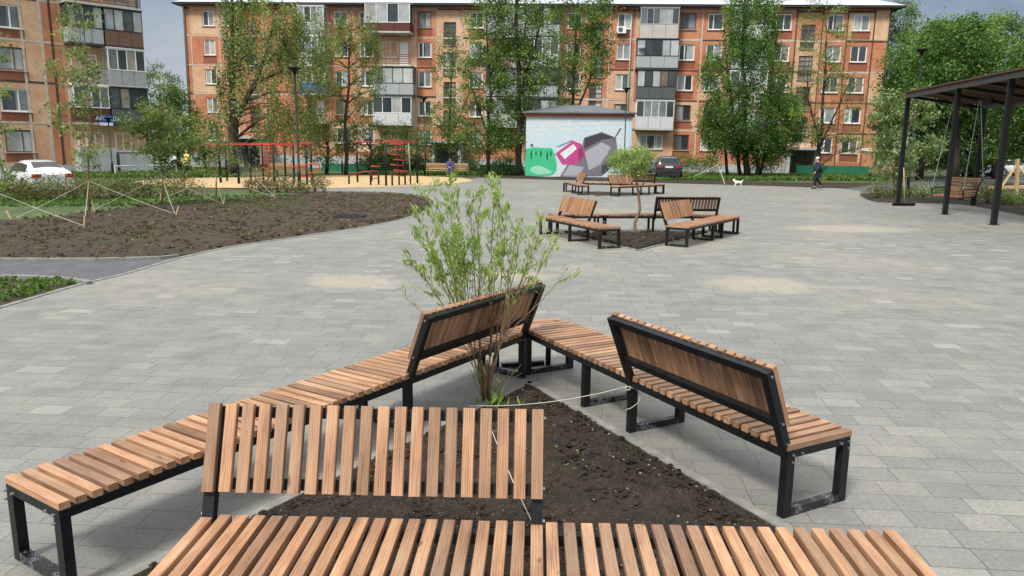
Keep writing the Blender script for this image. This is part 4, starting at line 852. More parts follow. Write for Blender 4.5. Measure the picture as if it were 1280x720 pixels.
# ------------------------------------------------------------------ the bare shrub in the near planter
def hero():
    base = GR(607, 503); e = empty('flowering_shrub', base, 0, 'waist-high many-stemmed willow shrub with fresh narrow leaves, tied with white cord', 'shrub')
    mb = MB(); P = []; D = []
    tips = [(520, 262, 5.9, 1), (535, 243, 6.2, 1), (548, 258, 5.7, 1), (560, 232, 6.0, 1), (572, 262, 6.3, 1), (585, 246, 5.8, 1), (598, 268, 6.1, 1), (617, 226, 6.0, .9), (624, 256, 5.8, .9), (634, 262, 6.3, .7), (645, 288, 5.8, .6), (655, 278, 6.1, .45), (668, 300, 6.3, .45), (676, 286, 5.7, .4), (690, 306, 6.0, .45), (697, 352, 5.8, .4),
            (512, 318, 5.8, 1), (506, 370, 6.1, .9), (528, 300, 6.3, 1), (544, 322, 5.7, 1), (566, 300, 6.1, 1), (580, 322, 5.8, .9), (600, 310, 6.3, .8), (610, 340, 5.7, .6), (640, 330, 6.2, .5), (660, 350, 5.8, .35), (585, 440, 5.9, .2), (640, 470, 5.8, .6), (572, 350, 6.4, .8), (535, 350, 6.2, .9)]
    M = e.matrix_world; inv = Vector(base)
    def leafs(p, d, n, spread=.05):
        for _ in range(n):
            P.append(p+Vector((R.gauss(0, spread), R.gauss(0, spread), R.gauss(0, spread)))); dd = (d+Vector((R.gauss(0, .5), R.gauss(0, .5), R.uniform(-.1, .5)))).normalized(); D.append(tuple(dd))
    mains = []
    for k, tx in enumerate((-.42, -.30, -.17, -.06, .05, .15, .27, .40)):
        q0 = Vector((tx*.05, R.uniform(-.03, .03), 0)); q1 = Vector((tx*.24, R.uniform(-.06, .06), R.uniform(.28, .42))); mains.append((q0, q1))
        mb.tube([q0+Vector((0, 0, -.02)), q0.lerp(q1, .35)+Vector((-tx*.03, 0, .02)), q0.lerp(q1, .7)+Vector((-tx*.03, 0, .01)), q1], [.012, .0105, .009, .0075], 6)
    for (px, py, Yt, dens) in tips:
        T = AT(px, py, Yt)-inv; q0, b = min(mains, key=lambda m_: abs(m_[1].x/.27-T.x/.62*1.05)+R.uniform(0, .12)); dirn = (b-q0).normalized()
        c1 = b+dirn*.28*T.z*.6+Vector((R.gauss(0, .02), R.gauss(0, .02), 0)); c2 = b.lerp(T, .66)+Vector((0, 0, -.02 if abs(T.x) > .3 else 0))
        if py > 420: b = q0; c1 = b+Vector((T.x*.2, 0, T.z*.5)); c2 = b.lerp(T, .7)
        pts = []; N = 14
        for i in range(N+1):
            t = i/N; pts.append(b*(1-t)**3+3*c1*t*(1-t)**2+3*c2*t*t*(1-t)+T*t**3+Vector((R.gauss(0, .004), R.gauss(0, .004), 0)))
        mb.tube(pts, [.0052*(1-i/N)+.0018 for i in range(N+1)], 5)
        for i in range(3, N+1):
            t = .25+.75*i/N; d = (pts[i]-pts[i-1]).normalized()
            hz = 1. if pts[i].z > 1.02 else .28 if pts[i].z > .8 else .05
            leafs(pts[i], d, int((R.random()*6+6.5)*dens*hz+R.random()*.5), .02)
            if i > 3 and R.random() < .7:
                tw = (d+Vector((R.gauss(0, .55), R.gauss(0, .55), R.uniform(0, .4)))).normalized()*R.uniform(.07, .2); q = pts[i]+tw; mid = pts[i]+tw*.5+Vector((0, 0, -.006))
                mb.tube([pts[i], mid, q], [.003, .0022, .0012], 4)
                k = dens*hz
                for s in (.35, .6, .8, 1.): leafs(pts[i]+tw*s, tw.normalized(), int(10*k*s+R.random()*1.4*hz), .016)
    for _ in range(7):
        a = R.uniform(0, 6.28); t = Vector((cos(a)*.1, sin(a)*.1, R.uniform(.12, .4))); mb.tube([Vector((cos(a)*.02, sin(a)*.02, 0)), t*.6, t], [.004, .003, .0015], 4); leafs(t, Vector((0, 0, 1)), 3, .02)
    mb.build('stem', BARKY, e)
    P_ = np.array([tuple(p) for p in P]); D_ = np.array(D); o = leaf_mesh('foliage', P_+D_*.02, .066, L_WILL, e, .22, .3, D_*2.2, .5); return e
hero()
def tufts(name, sampler, n, h, mat, label, cat='grass', w=.012, per=5, z=.03):
    mb_v = []; 
    P = []; D = []
    for _ in range(n):
        x, y = sampler()
        for k in range(per):
            a = R.uniform(0, 6.28); hh = h*R.uniform(.5, 1.2); d = Vector((cos(a)*.5, sin(a)*.5, 1)).normalized(); P.append((x+cos(a)*hh*.3, y+sin(a)*hh*.3, z+hh*.45)); D.append(tuple(d*3))
    return tag(leaf_mesh(name, np.array(P), h, mat, None, w/h*1.0, .1, np.array(D)), label, cat, None, 'stuff')
b0 = GR(607, 503)
def near_shrub():
    a = R.uniform(0, 6.28); r = abs(R.gauss(0, .16)); return b0.x+.12+cos(a)*r, b0.y-.12+sin(a)*r
tufts('grass', near_shrub, 16, .10, L_WILL, 'long grass blades at the foot of the shrub', w=.014)
def strip_side():
    s = R.uniform(.1, 3.9); v = -.16-abs(R.gauss(0, .05)); return side(A0, AA, s, v)
tufts('weeds', strip_side, 5, .03, L_MID, 'few weeds along the soil edge', w=.02)
tufts('weeds', lambda: tri_sample(T1, .2), 16, .03, L_WILL, 'single weed sprouts in the nearest planter', w=.02)
tufts('weeds', in_poly(small_bed), 800, .07, L_GRASS, 'green weeds in the small bed by the path', w=.05, per=6, z=.02)
def bedweeds():
    f = in_poly(bed_left)
    from mathutils import noise
    while True:
        x, y = f()
        if noise.noise(Vector((x*.5, y*.3, 5)))+.25*R.random() > .16: return x, y
tufts('weeds', bedweeds, 900, .07, L_RUST, 'sparse weeds over the big bare bed', w=.05, per=4, z=.03)
def band(px0, px1, ya, yb, z=-.02):
    def f():
        p = GR(R.uniform(px0, px1), R.uniform(ya, yb)); return p.x, p.y
    return f
tufts('grass', band(0, 385, 244, 258), 1500, .10, L_GRASS, 'strip of rough grass at the back edge of the bed', w=.05, per=5, z=-.02)
tufts('grass', band(450, 660, 212, 219), 3500, .35, L_GRASS, 'tall grass along the foot of the orange block', w=.12, per=5, z=-.02)
tufts('grass', band(780, 1110, 220, 226), 2600, .3, L_GRASS, 'grass between the bare strip and the green fence', w=.12, per=5, z=-.02)
tufts('grass', band(0, 300, 212, 222), 2600, .3, L_GRASS, 'grass in front of the peach block', w=.12, per=5, z=-.02)
# tree in planter 2
Y = 18.3
b = Vector((AT(795, 294, Y).x, Y, .04))
tree('round_headed_tree', b, [([b, A(793, 280, Y), A(800, 262, Y), A(798, 240, Y), A(794, 215, Y)], .045, .025), ([A(798, 245, Y), A(806, 225, Y), A(808, 210, Y)], .02, .01)], [lob(789, 203, Y, 27, 17, 70), lob(800, 196, Y, 16, 12, 24), lob(772, 208, Y, 12, 10, 14)], L_WILL, 'small round-headed tree on a thin crooked stem in the second planter', 42, .075, .085, BARKY, aspect=.3)
# ------------------------------------------------------------------ pergola with a hanging bench
P1, P2, P3 = GR(1121.8, 255.4), GR(1180.9, 268), GR(1241.7, 281)
pd = (P3-P1).normalized(); pn = Vector((-pd.y, pd.x, 0)); pn = pn if pn.x > 0 else -pn
zf, zb = 4.08, 3.66; PW = 2.75
PG = empty('pergola', P1, 0, 'black steel pergola with a sloping slatted roof over the hanging bench', 'pergola')
sp = [0, (P2-P1).length, (P3-P1).length, (P3-P1).length+3.9]
def pp(s, v, z): return pd*s+pn*v+Vector((0, 0, z))
for s in sp:
    for v, z in ((0, zf), (PW, zb)):
        m = MB(); m.bar(pp(s, v, 0), pp(s, v, z), .14, .14, up=pn); q = m.build('post', M_BLACK, PG)
        m = MB(); m.box(pp(s, v, .008), (.24, .24, .012)); m.build('base_plate', M_BLACK, q)
m = MB(); E0, E1 = sp[0]-.12, sp[-1]+.3
for v, z in ((0, zf), (PW, zb)): m.bar(pp(E0, v, z+.07), pp(E1, v, z+.07), .16, .14)
m.build('beam', plain('worn_grey_beam', (.10, .105, .115), .35, .3, 8), PG)
m = MB()
for s in sp+[sp[1]*.5, (sp[1]+sp[2])*.5, (sp[2]+sp[3])*.5]: m.bar(pp(s, .09, zf+.05), pp(s, PW-.09, zb+.05), .1, .1)
m.build('rafter', M_BLACK, PG)
m = MB(); m.bar(pp(E0+.05, PW*-.05, zf+.21), pp(E1, PW*-.05, zf+.21), .03, .05); m.build('roof_edge', M_BLACK, PG)
m = MB(); q0 = [pp(E0, -.17, zf+.205), pp(E1, -.17, zf+.205), pp(E1, PW+.17, zb+.165), pp(E0, PW+.17, zb+.165)]; m.add(q0+[v+Vector((0, 0, .025)) for v in q0], [(0, 3, 2, 1), (4, 5, 6, 7), (0, 1, 5, 4), (1, 2, 6, 5), (2, 3, 7, 6), (3, 0, 4, 7)]); m.build('roof_sheet', M_FASC, PG)
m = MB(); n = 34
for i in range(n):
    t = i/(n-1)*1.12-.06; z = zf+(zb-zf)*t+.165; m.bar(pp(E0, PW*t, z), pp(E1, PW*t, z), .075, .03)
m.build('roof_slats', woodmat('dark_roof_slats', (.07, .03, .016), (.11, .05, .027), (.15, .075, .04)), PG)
# swing
sc_ = AT(1187, 243, 27.0); SW = empty('hanging_bench', (sc_.x+.12, 27.0, 0), 0, 'slatted wooden swing seat hanging on white chains under the pergola', 'swing')
wd = Vector((.93, -.36, 0)).normalized(); fd = Vector((-.36, -.93, 0)).normalized()   # width, and the way it faces
fd = Vector((-.97, -.24, 0)).normalized(); wd = Vector((.24, -.97, 0)).normalized(); zs = .52
hw = .70
def sq(a, b, z): return wd*a+fd*b+Vector((0, 0, z))
m = MB()
for i in range(6): m.bar(sq(-hw, -.22+i*.09, zs-.01*i+.04), sq(hw, -.22+i*.09, zs-.01*i+.04), .07, .025)
m.build('seat_slats', M_WOODF, SW)
m = MB()
for i in range(7): m.bar(sq(-hw, -.27-i*.035, zs+.10+i*.085), sq(hw, -.27-i*.035, zs+.10+i*.085), .025, .062)
m.build('backrest_slats', M_WOODF, SW)
m = MB()
for s in (-hw+.02, hw-.02, 0): m.bar(sq(s, -.24, zs), sq(s, .28, zs-.03), .04, .04); m.bar(sq(s, -.25, zs), sq(s, -.52, zs+.68), .04, .05)
m.build('frame', M_BLACK, SW)
for s in (-hw, hw): m = MB(); m.bar(sq(s, .25, zs), sq(s, .27, zs+.24), .035, .035); m.bar(sq(s, .27, zs+.24), sq(s, -.36, zs+.28), .05, .03); m.build('armrest', M_BLACK, SW)
M_CHAIN = plain('galvanised_chain', (.55, .56, .56), .35, .1, 30, .6)
def chain(p, q, par):
    m = MB(); d = (q-p); n = int(d.length/.06)
    for i in range(n):
        a, b = p+d*(i/n), p+d*((i+1.25)/n); u = (1, 0, 0) if i % 2 else (0, 1, 0)
        m.bar(a, b, .022, .01, up=u)
    m.build('chain', M_CHAIN, par)
topz = 3.8
for s in (-hw, hw):
    tp = sq(s*.8, -.1, topz); k = sq(s, -.05, zs+1.15); chain(tp, sq(s, .27, zs+.26), SW); chain(tp+Vector((.05, 0, 0)), sq(s, -.50, zs+.66), SW)
m = MB(); m.bar(pp((sp[0]+sp[1])*.5-1.4, PW*.52, topz+.02), pp((sp[0]+sp[1])*.5+1.4, PW*.52, topz+.02), .1, .1); m.build('hanger_beam', M_BLACK, PG)
# broom against the first post
bp = GR(1129.5, 257.4); BR = empty('broom', bp, 0, 'wide black push broom with a pale wooden handle leaning on the first pergola post', 'broom')
m = MB(); m.bar((-.42, 0, .09), (.42, .02, .09), .09, .045); m.build('head', M_BLACK, BR)
m = MB(); [m.bar((-.4+i*.05, 0, .003), (-.4+i*.05, 0, .068), .045, .08) for i in range(17)]; m.build('bristles', M_FASC, BR)
m = MB(); m.tube([(.02, 0, .1), (-.08, .12, 1.45)], .016, 8); m.build('handle', M_PINE, BR)

# ------------------------------------------------------------------ lamps
def lamp(px, py, Y, top, label, r=.05, head=True):
    b = Vector((AT(px, py, Y).x, Y, 0)); h = AT(px, top, Y).z; e = empty('street_lamp', b, 0, label, 'street lamp', 'thin black lamp posts')
    m = MB(); m.tube([(0, 0, 0), (0, 0, .9), (0, 0, .92), (0, 0, h-.3)], [r*1.5, r*1.5, r, r*.8], 10); m.build('post', M_BLACK, e)
    if head:
        m = MB(); m.lathe((0, 0, h-.42), [(.03, 0), (.07, .06), (.12, .22), (.30, .33), (.31, .37), (.02, .42)], 18); m.build('lamp_head', M_BLACK, e)
        m = MB(); m.lathe((0, 0, h-.36), [(.06, 0), (.10, .15), (.1, .22)], 12); m.build('diffuser', M_GREYP, e)
    return e
lamp(374.7, 237.5, 36.5, 83, 'black post lamp with a flat round head, standing before the curved red rails', .055)
lamp(141.5, 222, 50, 146, 'black post lamp in front of the peach block and its porch', .05)
lamp(1135, 232, 42, 60, 'black post lamp with a flat head rising behind the pale young tree', .05)
lamp(779.5, 222, 54.2, 109, 'thin black post lamp in front of the right part of the painted shed', .045)
lamp(531, 218, 56, 121, 'thin lamp post with a small square head right of the climbing frame', .045)
lamp(428, 216, 60, 150, 'far thin lamp post among the dark trees behind the playground', .04)

# ------------------------------------------------------------------ park benches, fences
M_BENCHW = woodmat('ochre_bench_wood', (.28, .17, .07), (.38, .25, .12), (.46, .32, .17))
def park_bench(b, rz, label, w=1.9):
    e = empty('park_bench', b, rz, label, 'bench', 'park benches along the far path')
    m = MB(); [m.bar((-w/2, -.2+i*.11, .44), (w/2, -.2+i*.11, .44), .09, .04) for i in range(5)]; m.build('seat', M_BENCHW, e)
    m = MB(); [m.bar((-w/2, .30+i*.03, .56+i*.11), (w/2, .30+i*.03, .56+i*.11), .035, .095) for i in range(4)]; m.build('backrest', M_BENCHW, e)
    for s in (-1, 1):
        m = MB(); x = s*(w/2-.12); m.tube([(x, -.25, 0), (x, -.2, .25), (x, -.22, .41)], .03, 6); m.tube([(x, .36, 0), (x, .26, .25), (x, .27, .42), (x, .44, .95)], .03, 6); m.tube([(x, -.22, .41), (x, .27, .41)], .03, 6); m.tube([(x, -.22, .41), (x, -.25, .64), (x, .3, .66)], .025, 6); m.build('leg', M_BLACK, e)
    return e
PB = GR(559, 220.8); park_bench(PB, radians(4), 'ochre park bench with a person in blue sitting on it', 3.0)
park_bench(GR(1104, 224.5), radians(162), 'small park bench by the green fence, seen from behind near the lilac', 2.0)
park_bench(GR(360, 222), radians(10), 'ochre park bench half hidden behind the red bars of the playground', 2.6)
M_GRF = plain('green_fence_sheet', (.015, .16, .085), .6, .2, 2); M_WHF = plain('white_painted_steel', (.62, .63, .62), .6, .1, 5)
def fence(x0, y0, x1, y1, Y0, Y1, h, mat, label, solid=True):
    a, b = gr(x0, y0, Y0), gr(x1, y1, Y1); e = empty('low_fence', a, 0, label, 'fence'); d = b-a; n = max(2, int(d.length/2.0))
    for i in range(n):
        p, q = d*(i/n), d*((i+1)/n); m = MB()
        if solid: m.bar(p+Vector((0, 0, h*.5)), q*.985+p*.015+Vector((0, 0, h*.5)), .03, h*.8)
        else:
            m.tube([p+Vector((0, 0, h)), q+Vector((0, 0, h))], .025, 5); m.tube([p+Vector((0, 0, .1)), q+Vector((0, 0, h))], .018, 5); m.tube([p+Vector((0, 0, h)), q+Vector((0, 0, .1))], .018, 5)
        m.build('panel', mat, e)
    for i in range(n+1): p = d*(i/n); m = MB(); m.box(p+Vector((0, 0, h/2)), (.06, .06, h+.08)); m.build('post', mat, e)
fence(1012, 0, 1118, 0, 63, 61, .95, M_GRF, 'low green sheet fence to the right of the block entrance, behind the walker')
fence(395, 0, 560, 0, 62, 61.5, .8, M_GRF, 'low green fence under the dark trees behind the playground')
fence(125, 0, 205, 0, 51, 55, .7, M_WHF, 'low white crossed-bar fence along the grass before the peach block', False)
fence(600, 0, 655, 0, 62, 62, .8, M_GRF, 'short low green fence between two tree trunks left of the shed')

# ------------------------------------------------------------------ playground bars
M_RED = plain('red_paint', (.48, .03, .022), .5, .1, 5); M_DRED = plain('dark_red_post', (.16, .03, .025), .5, .2, 5)
def gym(name, label, posts, bars, rungs=(), extra=None):
    b = gr(*posts[0][:2], posts[0][3]); b.z = 0; e = empty(name, b, 0, label, 'climbing frame', 'outdoor gym frames on the sand')
    def L(px, py, Y): return AT(px, py, Y)-b
    for px, yt, yb, Y, r in posts:
        g = AT(px, yb, Y); m = MB(); top = AT(px, yt, Y); m.tube([(top.x-b.x, Y-b.y, 0), (top.x-b.x, Y-b.y, top.z)], r, 8); m.build('post', M_BLACK, e)
    for P in bars:
        m = MB(); m.tube([L(*p) for p in P[0]], P[1]*.68, 6); m.build('bar', P[2] if len(P) > 2 else M_RED, e)
    for P in rungs: m = MB(); m.tube([L(*p) for p in P[0]], P[1]*.7, 5); m.build('rung', M_RED, e)
    if extra: extra(e, L)
    return e
Y = 43
gym('overhead_bars', 'black posts with long red overhead bars at the left of the sand', [(273, 180, 229, Y, .07), (281, 177, 227, Y+2, .06), (296, 183, 231, Y-1, .07), (311, 178, 229, Y+.5, .05), (355, 178, 224, Y+3, .06), (366, 180, 226, Y+2, .06), (382, 179, 225, Y+1, .06), (388, 180, 229, Y, .06)],
    [(((255, 182, Y+2), (296, 180, Y+2)), .05), (((273, 181, Y), (392, 181, Y+1)), .045), (((281, 179, Y+2), (366, 180, Y+2)), .045), (((355, 179, Y+3), (390, 179, Y)), .045)])
gym('gym_ladder', 'red vertical ladder with many rungs under the overhead bars on the left', [(327, 180, 228, Y, .05), (341, 180, 229, Y, .05)],
    [(((325, 181, Y), (343, 181, Y)), .06), (((330, 180, Y+.4), (330, 224, Y+.4)), .05), (((336, 180, Y+.4), (336, 224, Y+.4)), .05)], [(((325, 185+i*5, Y+.2), (342, 185+i*5, Y+.2)), .035) for i in range(8)])
gym('dip_station', 'curved red dip rails on short posts behind the nearest post lamp', [(383, 207, 228, Y-2, .06), (390, 218, 229.5, Y-2.2, .07), (367, 220, 226, Y-1, .05)],
    [(((372, 210, Y-2), (383, 206, Y-2), (394, 203.5, Y-2), (399, 206, Y-2), (399.5, 211, Y-2), (394, 215, Y-2), (383, 217, Y-2), (376, 219, Y-2)), .055), (((360, 208.5, Y-1), (384, 208.5, Y-2)), .04), (((377, 221, Y-2), (391, 221, Y-2)), .06)])
gym('push_up_bars', 'low curved black hoops on the sand', [(342, 214, 220, Y+1, .06)], [(((342, 214, Y+1), (346, 213.5, Y+1), (347, 221, Y+1)), .06, M_BLACK), (((362, 220.5, Y-1), (367, 220, Y-1), (367.5, 226, Y-1)), .06, M_BLACK)])
Y = 42
gym('climbing_bars', 'climbing frame of black posts and red top bars at the right end of the sand', [(445.5, 178, 224, Y+3, .06), (463.5, 178, 222, Y+4, .05), (481.5, 178, 233, Y-1.2, .06), (521, 178, 226.5, Y+2, .06), (498, 178, 229, Y, .05), (505.5, 178, 228.5, Y, .05)],
    [(((443, 177.5, Y+3), (465, 177.5, Y+4)), .06), (((479, 176.8, Y-1), (512, 176.5, Y)), .06), (((488, 178.5, Y), (522, 179, Y+2)), .05), (((463, 178, Y+4), (482, 178.5, Y-1)), .04)],
    [(((488+(i % 2)*4, 180+i*6.5, Y-.3), (505+(i % 2)*4, 181+i*6.5, Y)), .045) for i in range(7)], lambda e, L: None)
gym('sit_up_bench', 'low slanted exercise benches beside the climbing frame', [(436, 218, 225, Y+.5, .05), (463, 215, 228, Y-.5, .05), (473, 214, 227, Y, .05), (490, 214, 232, Y-1, .05), (513, 214, 226, Y, .04)],
    [(((438, 218.5, Y+.5), (455, 214.5, Y), (473, 214, Y)), .07, M_DRED), (((463, 219, Y-.5), (474, 219, Y)), .04), (((463, 223, Y-.5), (474, 223, Y)), .04), (((463, 208, Y+1), (475, 208, Y+1)), .06), (((490, 215, Y-1), (513, 215, Y)), .05, M_DRED)])
m = MB(); pg = GR(511.5, 226); e = empty('climbing_pole', pg, 0, 'thin greenish curved pole at the right side of the climbing frame', 'pole'); zt = AT(511, 178, pg.y).z
m.tube([(0, 0, 0), (.12, 0, .3), (.05, 0, .8), (0, 0, zt)], .03, 8); m.build('pole', plain('green_pole', (.22, .34, .22), .5, .1, 3), e)
# sawn timber see-saw frame, at the right edge
Y = 36; b = gr(1262, 245, Y); e = empty('timber_play_frame', b, 0, 'raw pine play frame with a tall post and slanted braces at the right edge', 'play frame')
def L(px, py, Y_): return AT(px, py, Y_)-b
m = MB(); m.bar(L(1270, 246, Y), L(1272, 199, Y), .14, .14, up=(0, 1, 0)); m.build('post', M_PINE, e)
m = MB(); m.bar(L(1240, 235, Y), L(1300, 233, Y+.5), .5, .12); m.build('platform', M_PINE, e)
for q in ((1253, 232), (1292, 231)): m = MB(); m.bar(L(*q, Y), L(1271, 206, Y), .07, .07, up=(0, 1, 0)); m.build('brace', M_PINE, e)
m = MB(); m.bar(L(1247, 243, Y), L(1247, 236, Y), .12, .12, up=(0, 1, 0)); m.bar(L(1290, 243, Y), L(1290, 236, Y), .12, .12, up=(0, 1, 0)); m.build('support', M_PINE, e)

# ------------------------------------------------------------------ stakes and cords
def stake(px, py, label, lean=(0, 0)):
    b = GR(px, py); e = empty('stake', b, 0, label, 'stake', 'wooden stakes holding the cords'); m = MB(); m.bar((0, 0, -.05), (lean[0], lean[1], .3), .034, .025, up=(0, 1, 0)); m.build('peg', M_PINE, e); return b
def cord(p, q, label, sag=.03, r=.006, group='cords tied to the young trees'):
    e = empty('cord', p, 0, label, 'cord', group); d = Vector(q)-Vector(p); m = MB(); m.tube([d*(i/6)-Vector((0, 0, sag*4*(i/6)*(1-i/6))) for i in range(7)], r, 5); m.build('rope', M_ROPE, e)
K = {}
for nm, px, py, lb, ln2 in (('a', 16, 277, 'pale stake leaning out at the far left of the bare bed', (-.14, 0)), ('b', 105, 285, 'nearest pale stake in the bare bed, before the tall young tree', (.03, .02)), ('c', 119, 264, 'pale stake just right of the tall young tree trunk', (-.1, .05)),
                       ('d', 219, 270, 'pale stake in front of the second young tree', (.12, 0)), ('e', 279, 257, 'pale stake in front of the third young tree', (.06, .02)), ('f', 345, 249, 'pale stake right of the tiny rust-tinged tree', (-.1, 0)), ('g', 200, 252, 'pale stake between the second and third young trees', (.05, 0))):
    K[nm] = stake(px, py, lb, ln2)+Vector((0, 0, .06))
t1, t2, t3, t0, t4 = AT(111, 226, 24.2), AT(201, 219, 26.5), AT(269, 218, 31), AT(-14, 236, 24), AT(320, 222, 33)
for p, q, lb in ((t1, 'a', 'cord from the tall young tree to the leftmost stake'), (t1, 'b', 'cord from the tall young tree down to the nearest stake'), (t1, 'd', 'cord from the tall young tree across to the stake before the second tree'), (t0, 'b', 'cord from the edge tree to the nearest stake'),
                 (t2, 'c', 'cord from the second young tree back to the stake beside the first'), (t2, 'd', 'short cord from the second young tree to the stake before it'), (t2, 'e', 'cord from the second young tree to the stake before the third'), (t3, 'g', 'cord from the third young tree to the stake on its left'),
                 (t3, 'e', 'short cord from the third young tree to the stake before it'), (t3, 'f', 'cord from the third young tree to the rightmost stake'), (t4, 'f', 'cord from the tiny tree to the rightmost stake')): cord(p, K[q], lb)
lt = AT(1124, 200, 34)
for (px, py), lb in (((1080, 240), 'cord from the pale tree by the pergola to the paving on its left'), ((1168, 238), 'cord from the pale tree by the pergola down to the right')): cord(lt, GR(px, py), lb, r=.014)
wt_ = AT(898, 206, 54)
for (px, py), lb in (((858, 224), 'long cord slanting from the big tree towards the dark car'), ((906, 230), 'short steep cord beside the big tree')): cord(wt_, GR(px, py), lb, r=.018)
# white cord in the near planter
a_ = GR(592, 506, .05); kq = side(B0, BA, 1.65, -.02); kq = Vector((kq[0], kq[1], .36))
cord(GR(585, 507, .06), kq, 'white cord from the foot of the shrub to the right-hand bench frame', .05, .0032, 'white cords in the nearest planter')
e = empty('cord', kq, 0, 'loose knotted end of white cord hanging from the right-hand bench frame', 'cord', 'white cords in the nearest planter')
m = MB(); m.tube([(0, 0, 0), (.06, -.02, -.01), (.095, -.03, -.05), (.085, -.03, -.11), (.03, -.03, -.155), (-.01, -.03, -.17)], .003, 6); m.build('rope', M_ROPE, e); m = MB()
m.tube([(-.012, -.03, -.02), (-.014, -.03, .008), (.014, -.03, .01), (.016, -.03, -.012), (-.01, -.03, -.018)], .005, 6); m.build('knot', M_ROPE, e)
cq = side(C0, CA, 1.6, -.06); cord(Vector((cq[0], cq[1], .42)), GR(611, 508, .3)-Vector((0, 0, .12)), 'white cord from the shrub to the post of the closest bench', .02, .0028, 'white cords in the nearest planter')

# ------------------------------------------------------------------ cars
def paint_(n, c, r=.25):
    t = NT(n); t.p.inputs['Base Color'].default_value = (*c, 1); t.rough(r); t.p.inputs['Coat Weight'].default_value = 1; t.p.inputs['Coat Roughness'].default_value = .05; t.p.inputs['Metallic'].default_value = .1; return t.m
C_WHITE, C_DARK, C_GREY = paint_('white_car_paint', (.78, .79, .80)), paint_('dark_car_paint', (.018, .02, .026)), paint_('grey_car_paint', (.20, .21, .22))
C_GLASS = plain('car_glass', (.02, .024, .028), .06, .2, 2); C_TYRE = plain('tyre_rubber', (.018, .018, .018), .85, .2, 9); C_RIM = plain('alloy_rim', (.45, .46, .47), .3, .1, 9, .8)
C_TAIL = plain('tail_lamp_red', (.42, .01, .012), .2, .1, 9); C_PLATE = plain('number_plate', (.72, .72, .7), .5, .05, 9); C_TRIM = plain('black_trim', (.015, .015, .016), .5, .1, 9)
def car(loc, rz, paint, label, suv=False, group='parked cars'):
    """x forward, body lofted from stations: (x, half width, sill z, belt z, roof half width, roof z)"""
    e = empty('parked_car', loc, rz, label, 'car', group); hw_ = .9
    if suv: st = [(-2.2, .78, .42, .80, .70, .95), (-2.12, .88, .30, .95, .74, 1.12), (-1.95, hw_, .26, 1.0, .66, 1.52), (-1.5, hw_+.01, .24, 1.0, .66, 1.62), (-.4, hw_+.01, .24, .99, .68, 1.66), (.4, hw_, .24, .97, .66, 1.60), (1.15, hw_, .25, .95, .70, 1.06), (1.9, .88, .28, .84, .72, .92), (2.2, .78, .36, .66, .62, .72)]
    else: st = [(-2.25, .74, .42, .74, .66, .86), (-2.15, .86, .28, .90, .72, 1.02), (-1.75, hw_, .24, .93, .70, 1.08), (-1.15, hw_+.01, .22, .93, .60, 1.38), (-.5, hw_+.01, .22, .92, .62, 1.46), (.25, hw_, .22, .90, .62, 1.43), (1.05, hw_, .23, .88, .70, .98), (1.85, .88, .26, .76, .70, .84), (2.25, .76, .34, .60, .60, .66)]
    bm = bmesh.new(); rows = []
    for x, w, z0, zb_, wr, zr in st:
        prof = [(-w*.86, z0), (-w, z0+.12), (-w*1.01, (z0+zb_)/2), (-w*.97, zb_), (-wr, zr-.05), (-wr*.8, zr), (wr*.8, zr), (wr, zr-.05), (w*.97, zb_), (w*1.01, (z0+zb_)/2), (w, z0+.12), (w*.86, z0)]
        rows.append([bm.verts.new((x, y, z)) for y, z in prof])
    for r0, r1 in zip(rows[:-1], rows[1:]):
        for j in range(len(r0)): bm.faces.new((r0[j], r1[j], r1[(j+1) % 12], r0[(j+1) % 12]))
    bm.faces.new(rows[0]); bm.faces.new(rows[-1][::-1]); bmesh.ops.recalc_face_normals(bm, faces=bm.faces[:])
    me = bpy.data.meshes.new('body'); bm.to_mesh(me); bm.free()
    for p in me.polygons: p.use_smooth = True
    b = link('body', me, paint, e); s = b.modifiers.new('s', 'SUBSURF'); s.levels = s.render_levels = 1
    # side glass as slabs laid on the cabin sides
    g0, g1 = (3, 5) if not suv else (2, 5)
    for sd in (-1, 1):
        m = MB()
        def P(i, t, out=.012):
            x, w, z0, zb_, wr, zr = st[i]; y = (w*.97*(1-t)+wr*t)+out; return Vector((x, sd*y, zb_+(zr-.05-zb_)*t))
        xs_ = list(range(2, 7)); seg = []
        lo = [P(i, .12) for i in range(2, 7)]; hi = [P(i, .80) for i in range(2, 7)]
        lo[0] = lo[0].lerp(lo[1], .35); hi[0] = hi[0].lerp(hi[1], .75); lo[-1] = lo[-1].lerp(lo[-2], .35); hi[-1] = hi[-1].lerp(hi[-2], .85)
        n = len(lo); V = lo+hi+[v-Vector((0, sd*.03, 0)) for v in lo+hi]; F = [(i, i+1, n+i+1, n+i) for i in range(n-1)]+[(2*n+i, 3*n+i, 3*n+i+1, 2*n+i+1) for i in range(n-1)]
        m.add(V, F); m.build('side_window', C_GLASS, e)
        m = MB(); m.box((.35, sd*(hw_+.10), 1.0), (.12, .16, .12)); m.build('mirror', paint, e)
    def pane(i0, i1, name):
        a, b_ = st[i0], st[i1]; m = MB(); V = []
        for x, w, z0, zb_, wr, zr in (a, b_):
            for sd in (-1, 1): V.append(Vector((x, sd*wr*.8, zr)))
        nrm = (V[2]-V[0]).cross(V[1]-V[0]).normalized(); nrm = nrm if nrm.z > 0 else -nrm
        V = [V[0].lerp(V[2], .1), V[1].lerp(V[3], .1), V[3].lerp(V[1], .1), V[2].lerp(V[0], .1)]; U = [v+nrm*.012 for v in V]; m.add(U+[v-nrm*.03 for v in V], [(0, 1, 2, 3), (0, 4, 5, 1), (1, 5, 6, 2), (2, 6, 7, 3), (3, 7, 4, 0)]); m.build(name, C_GLASS, e)
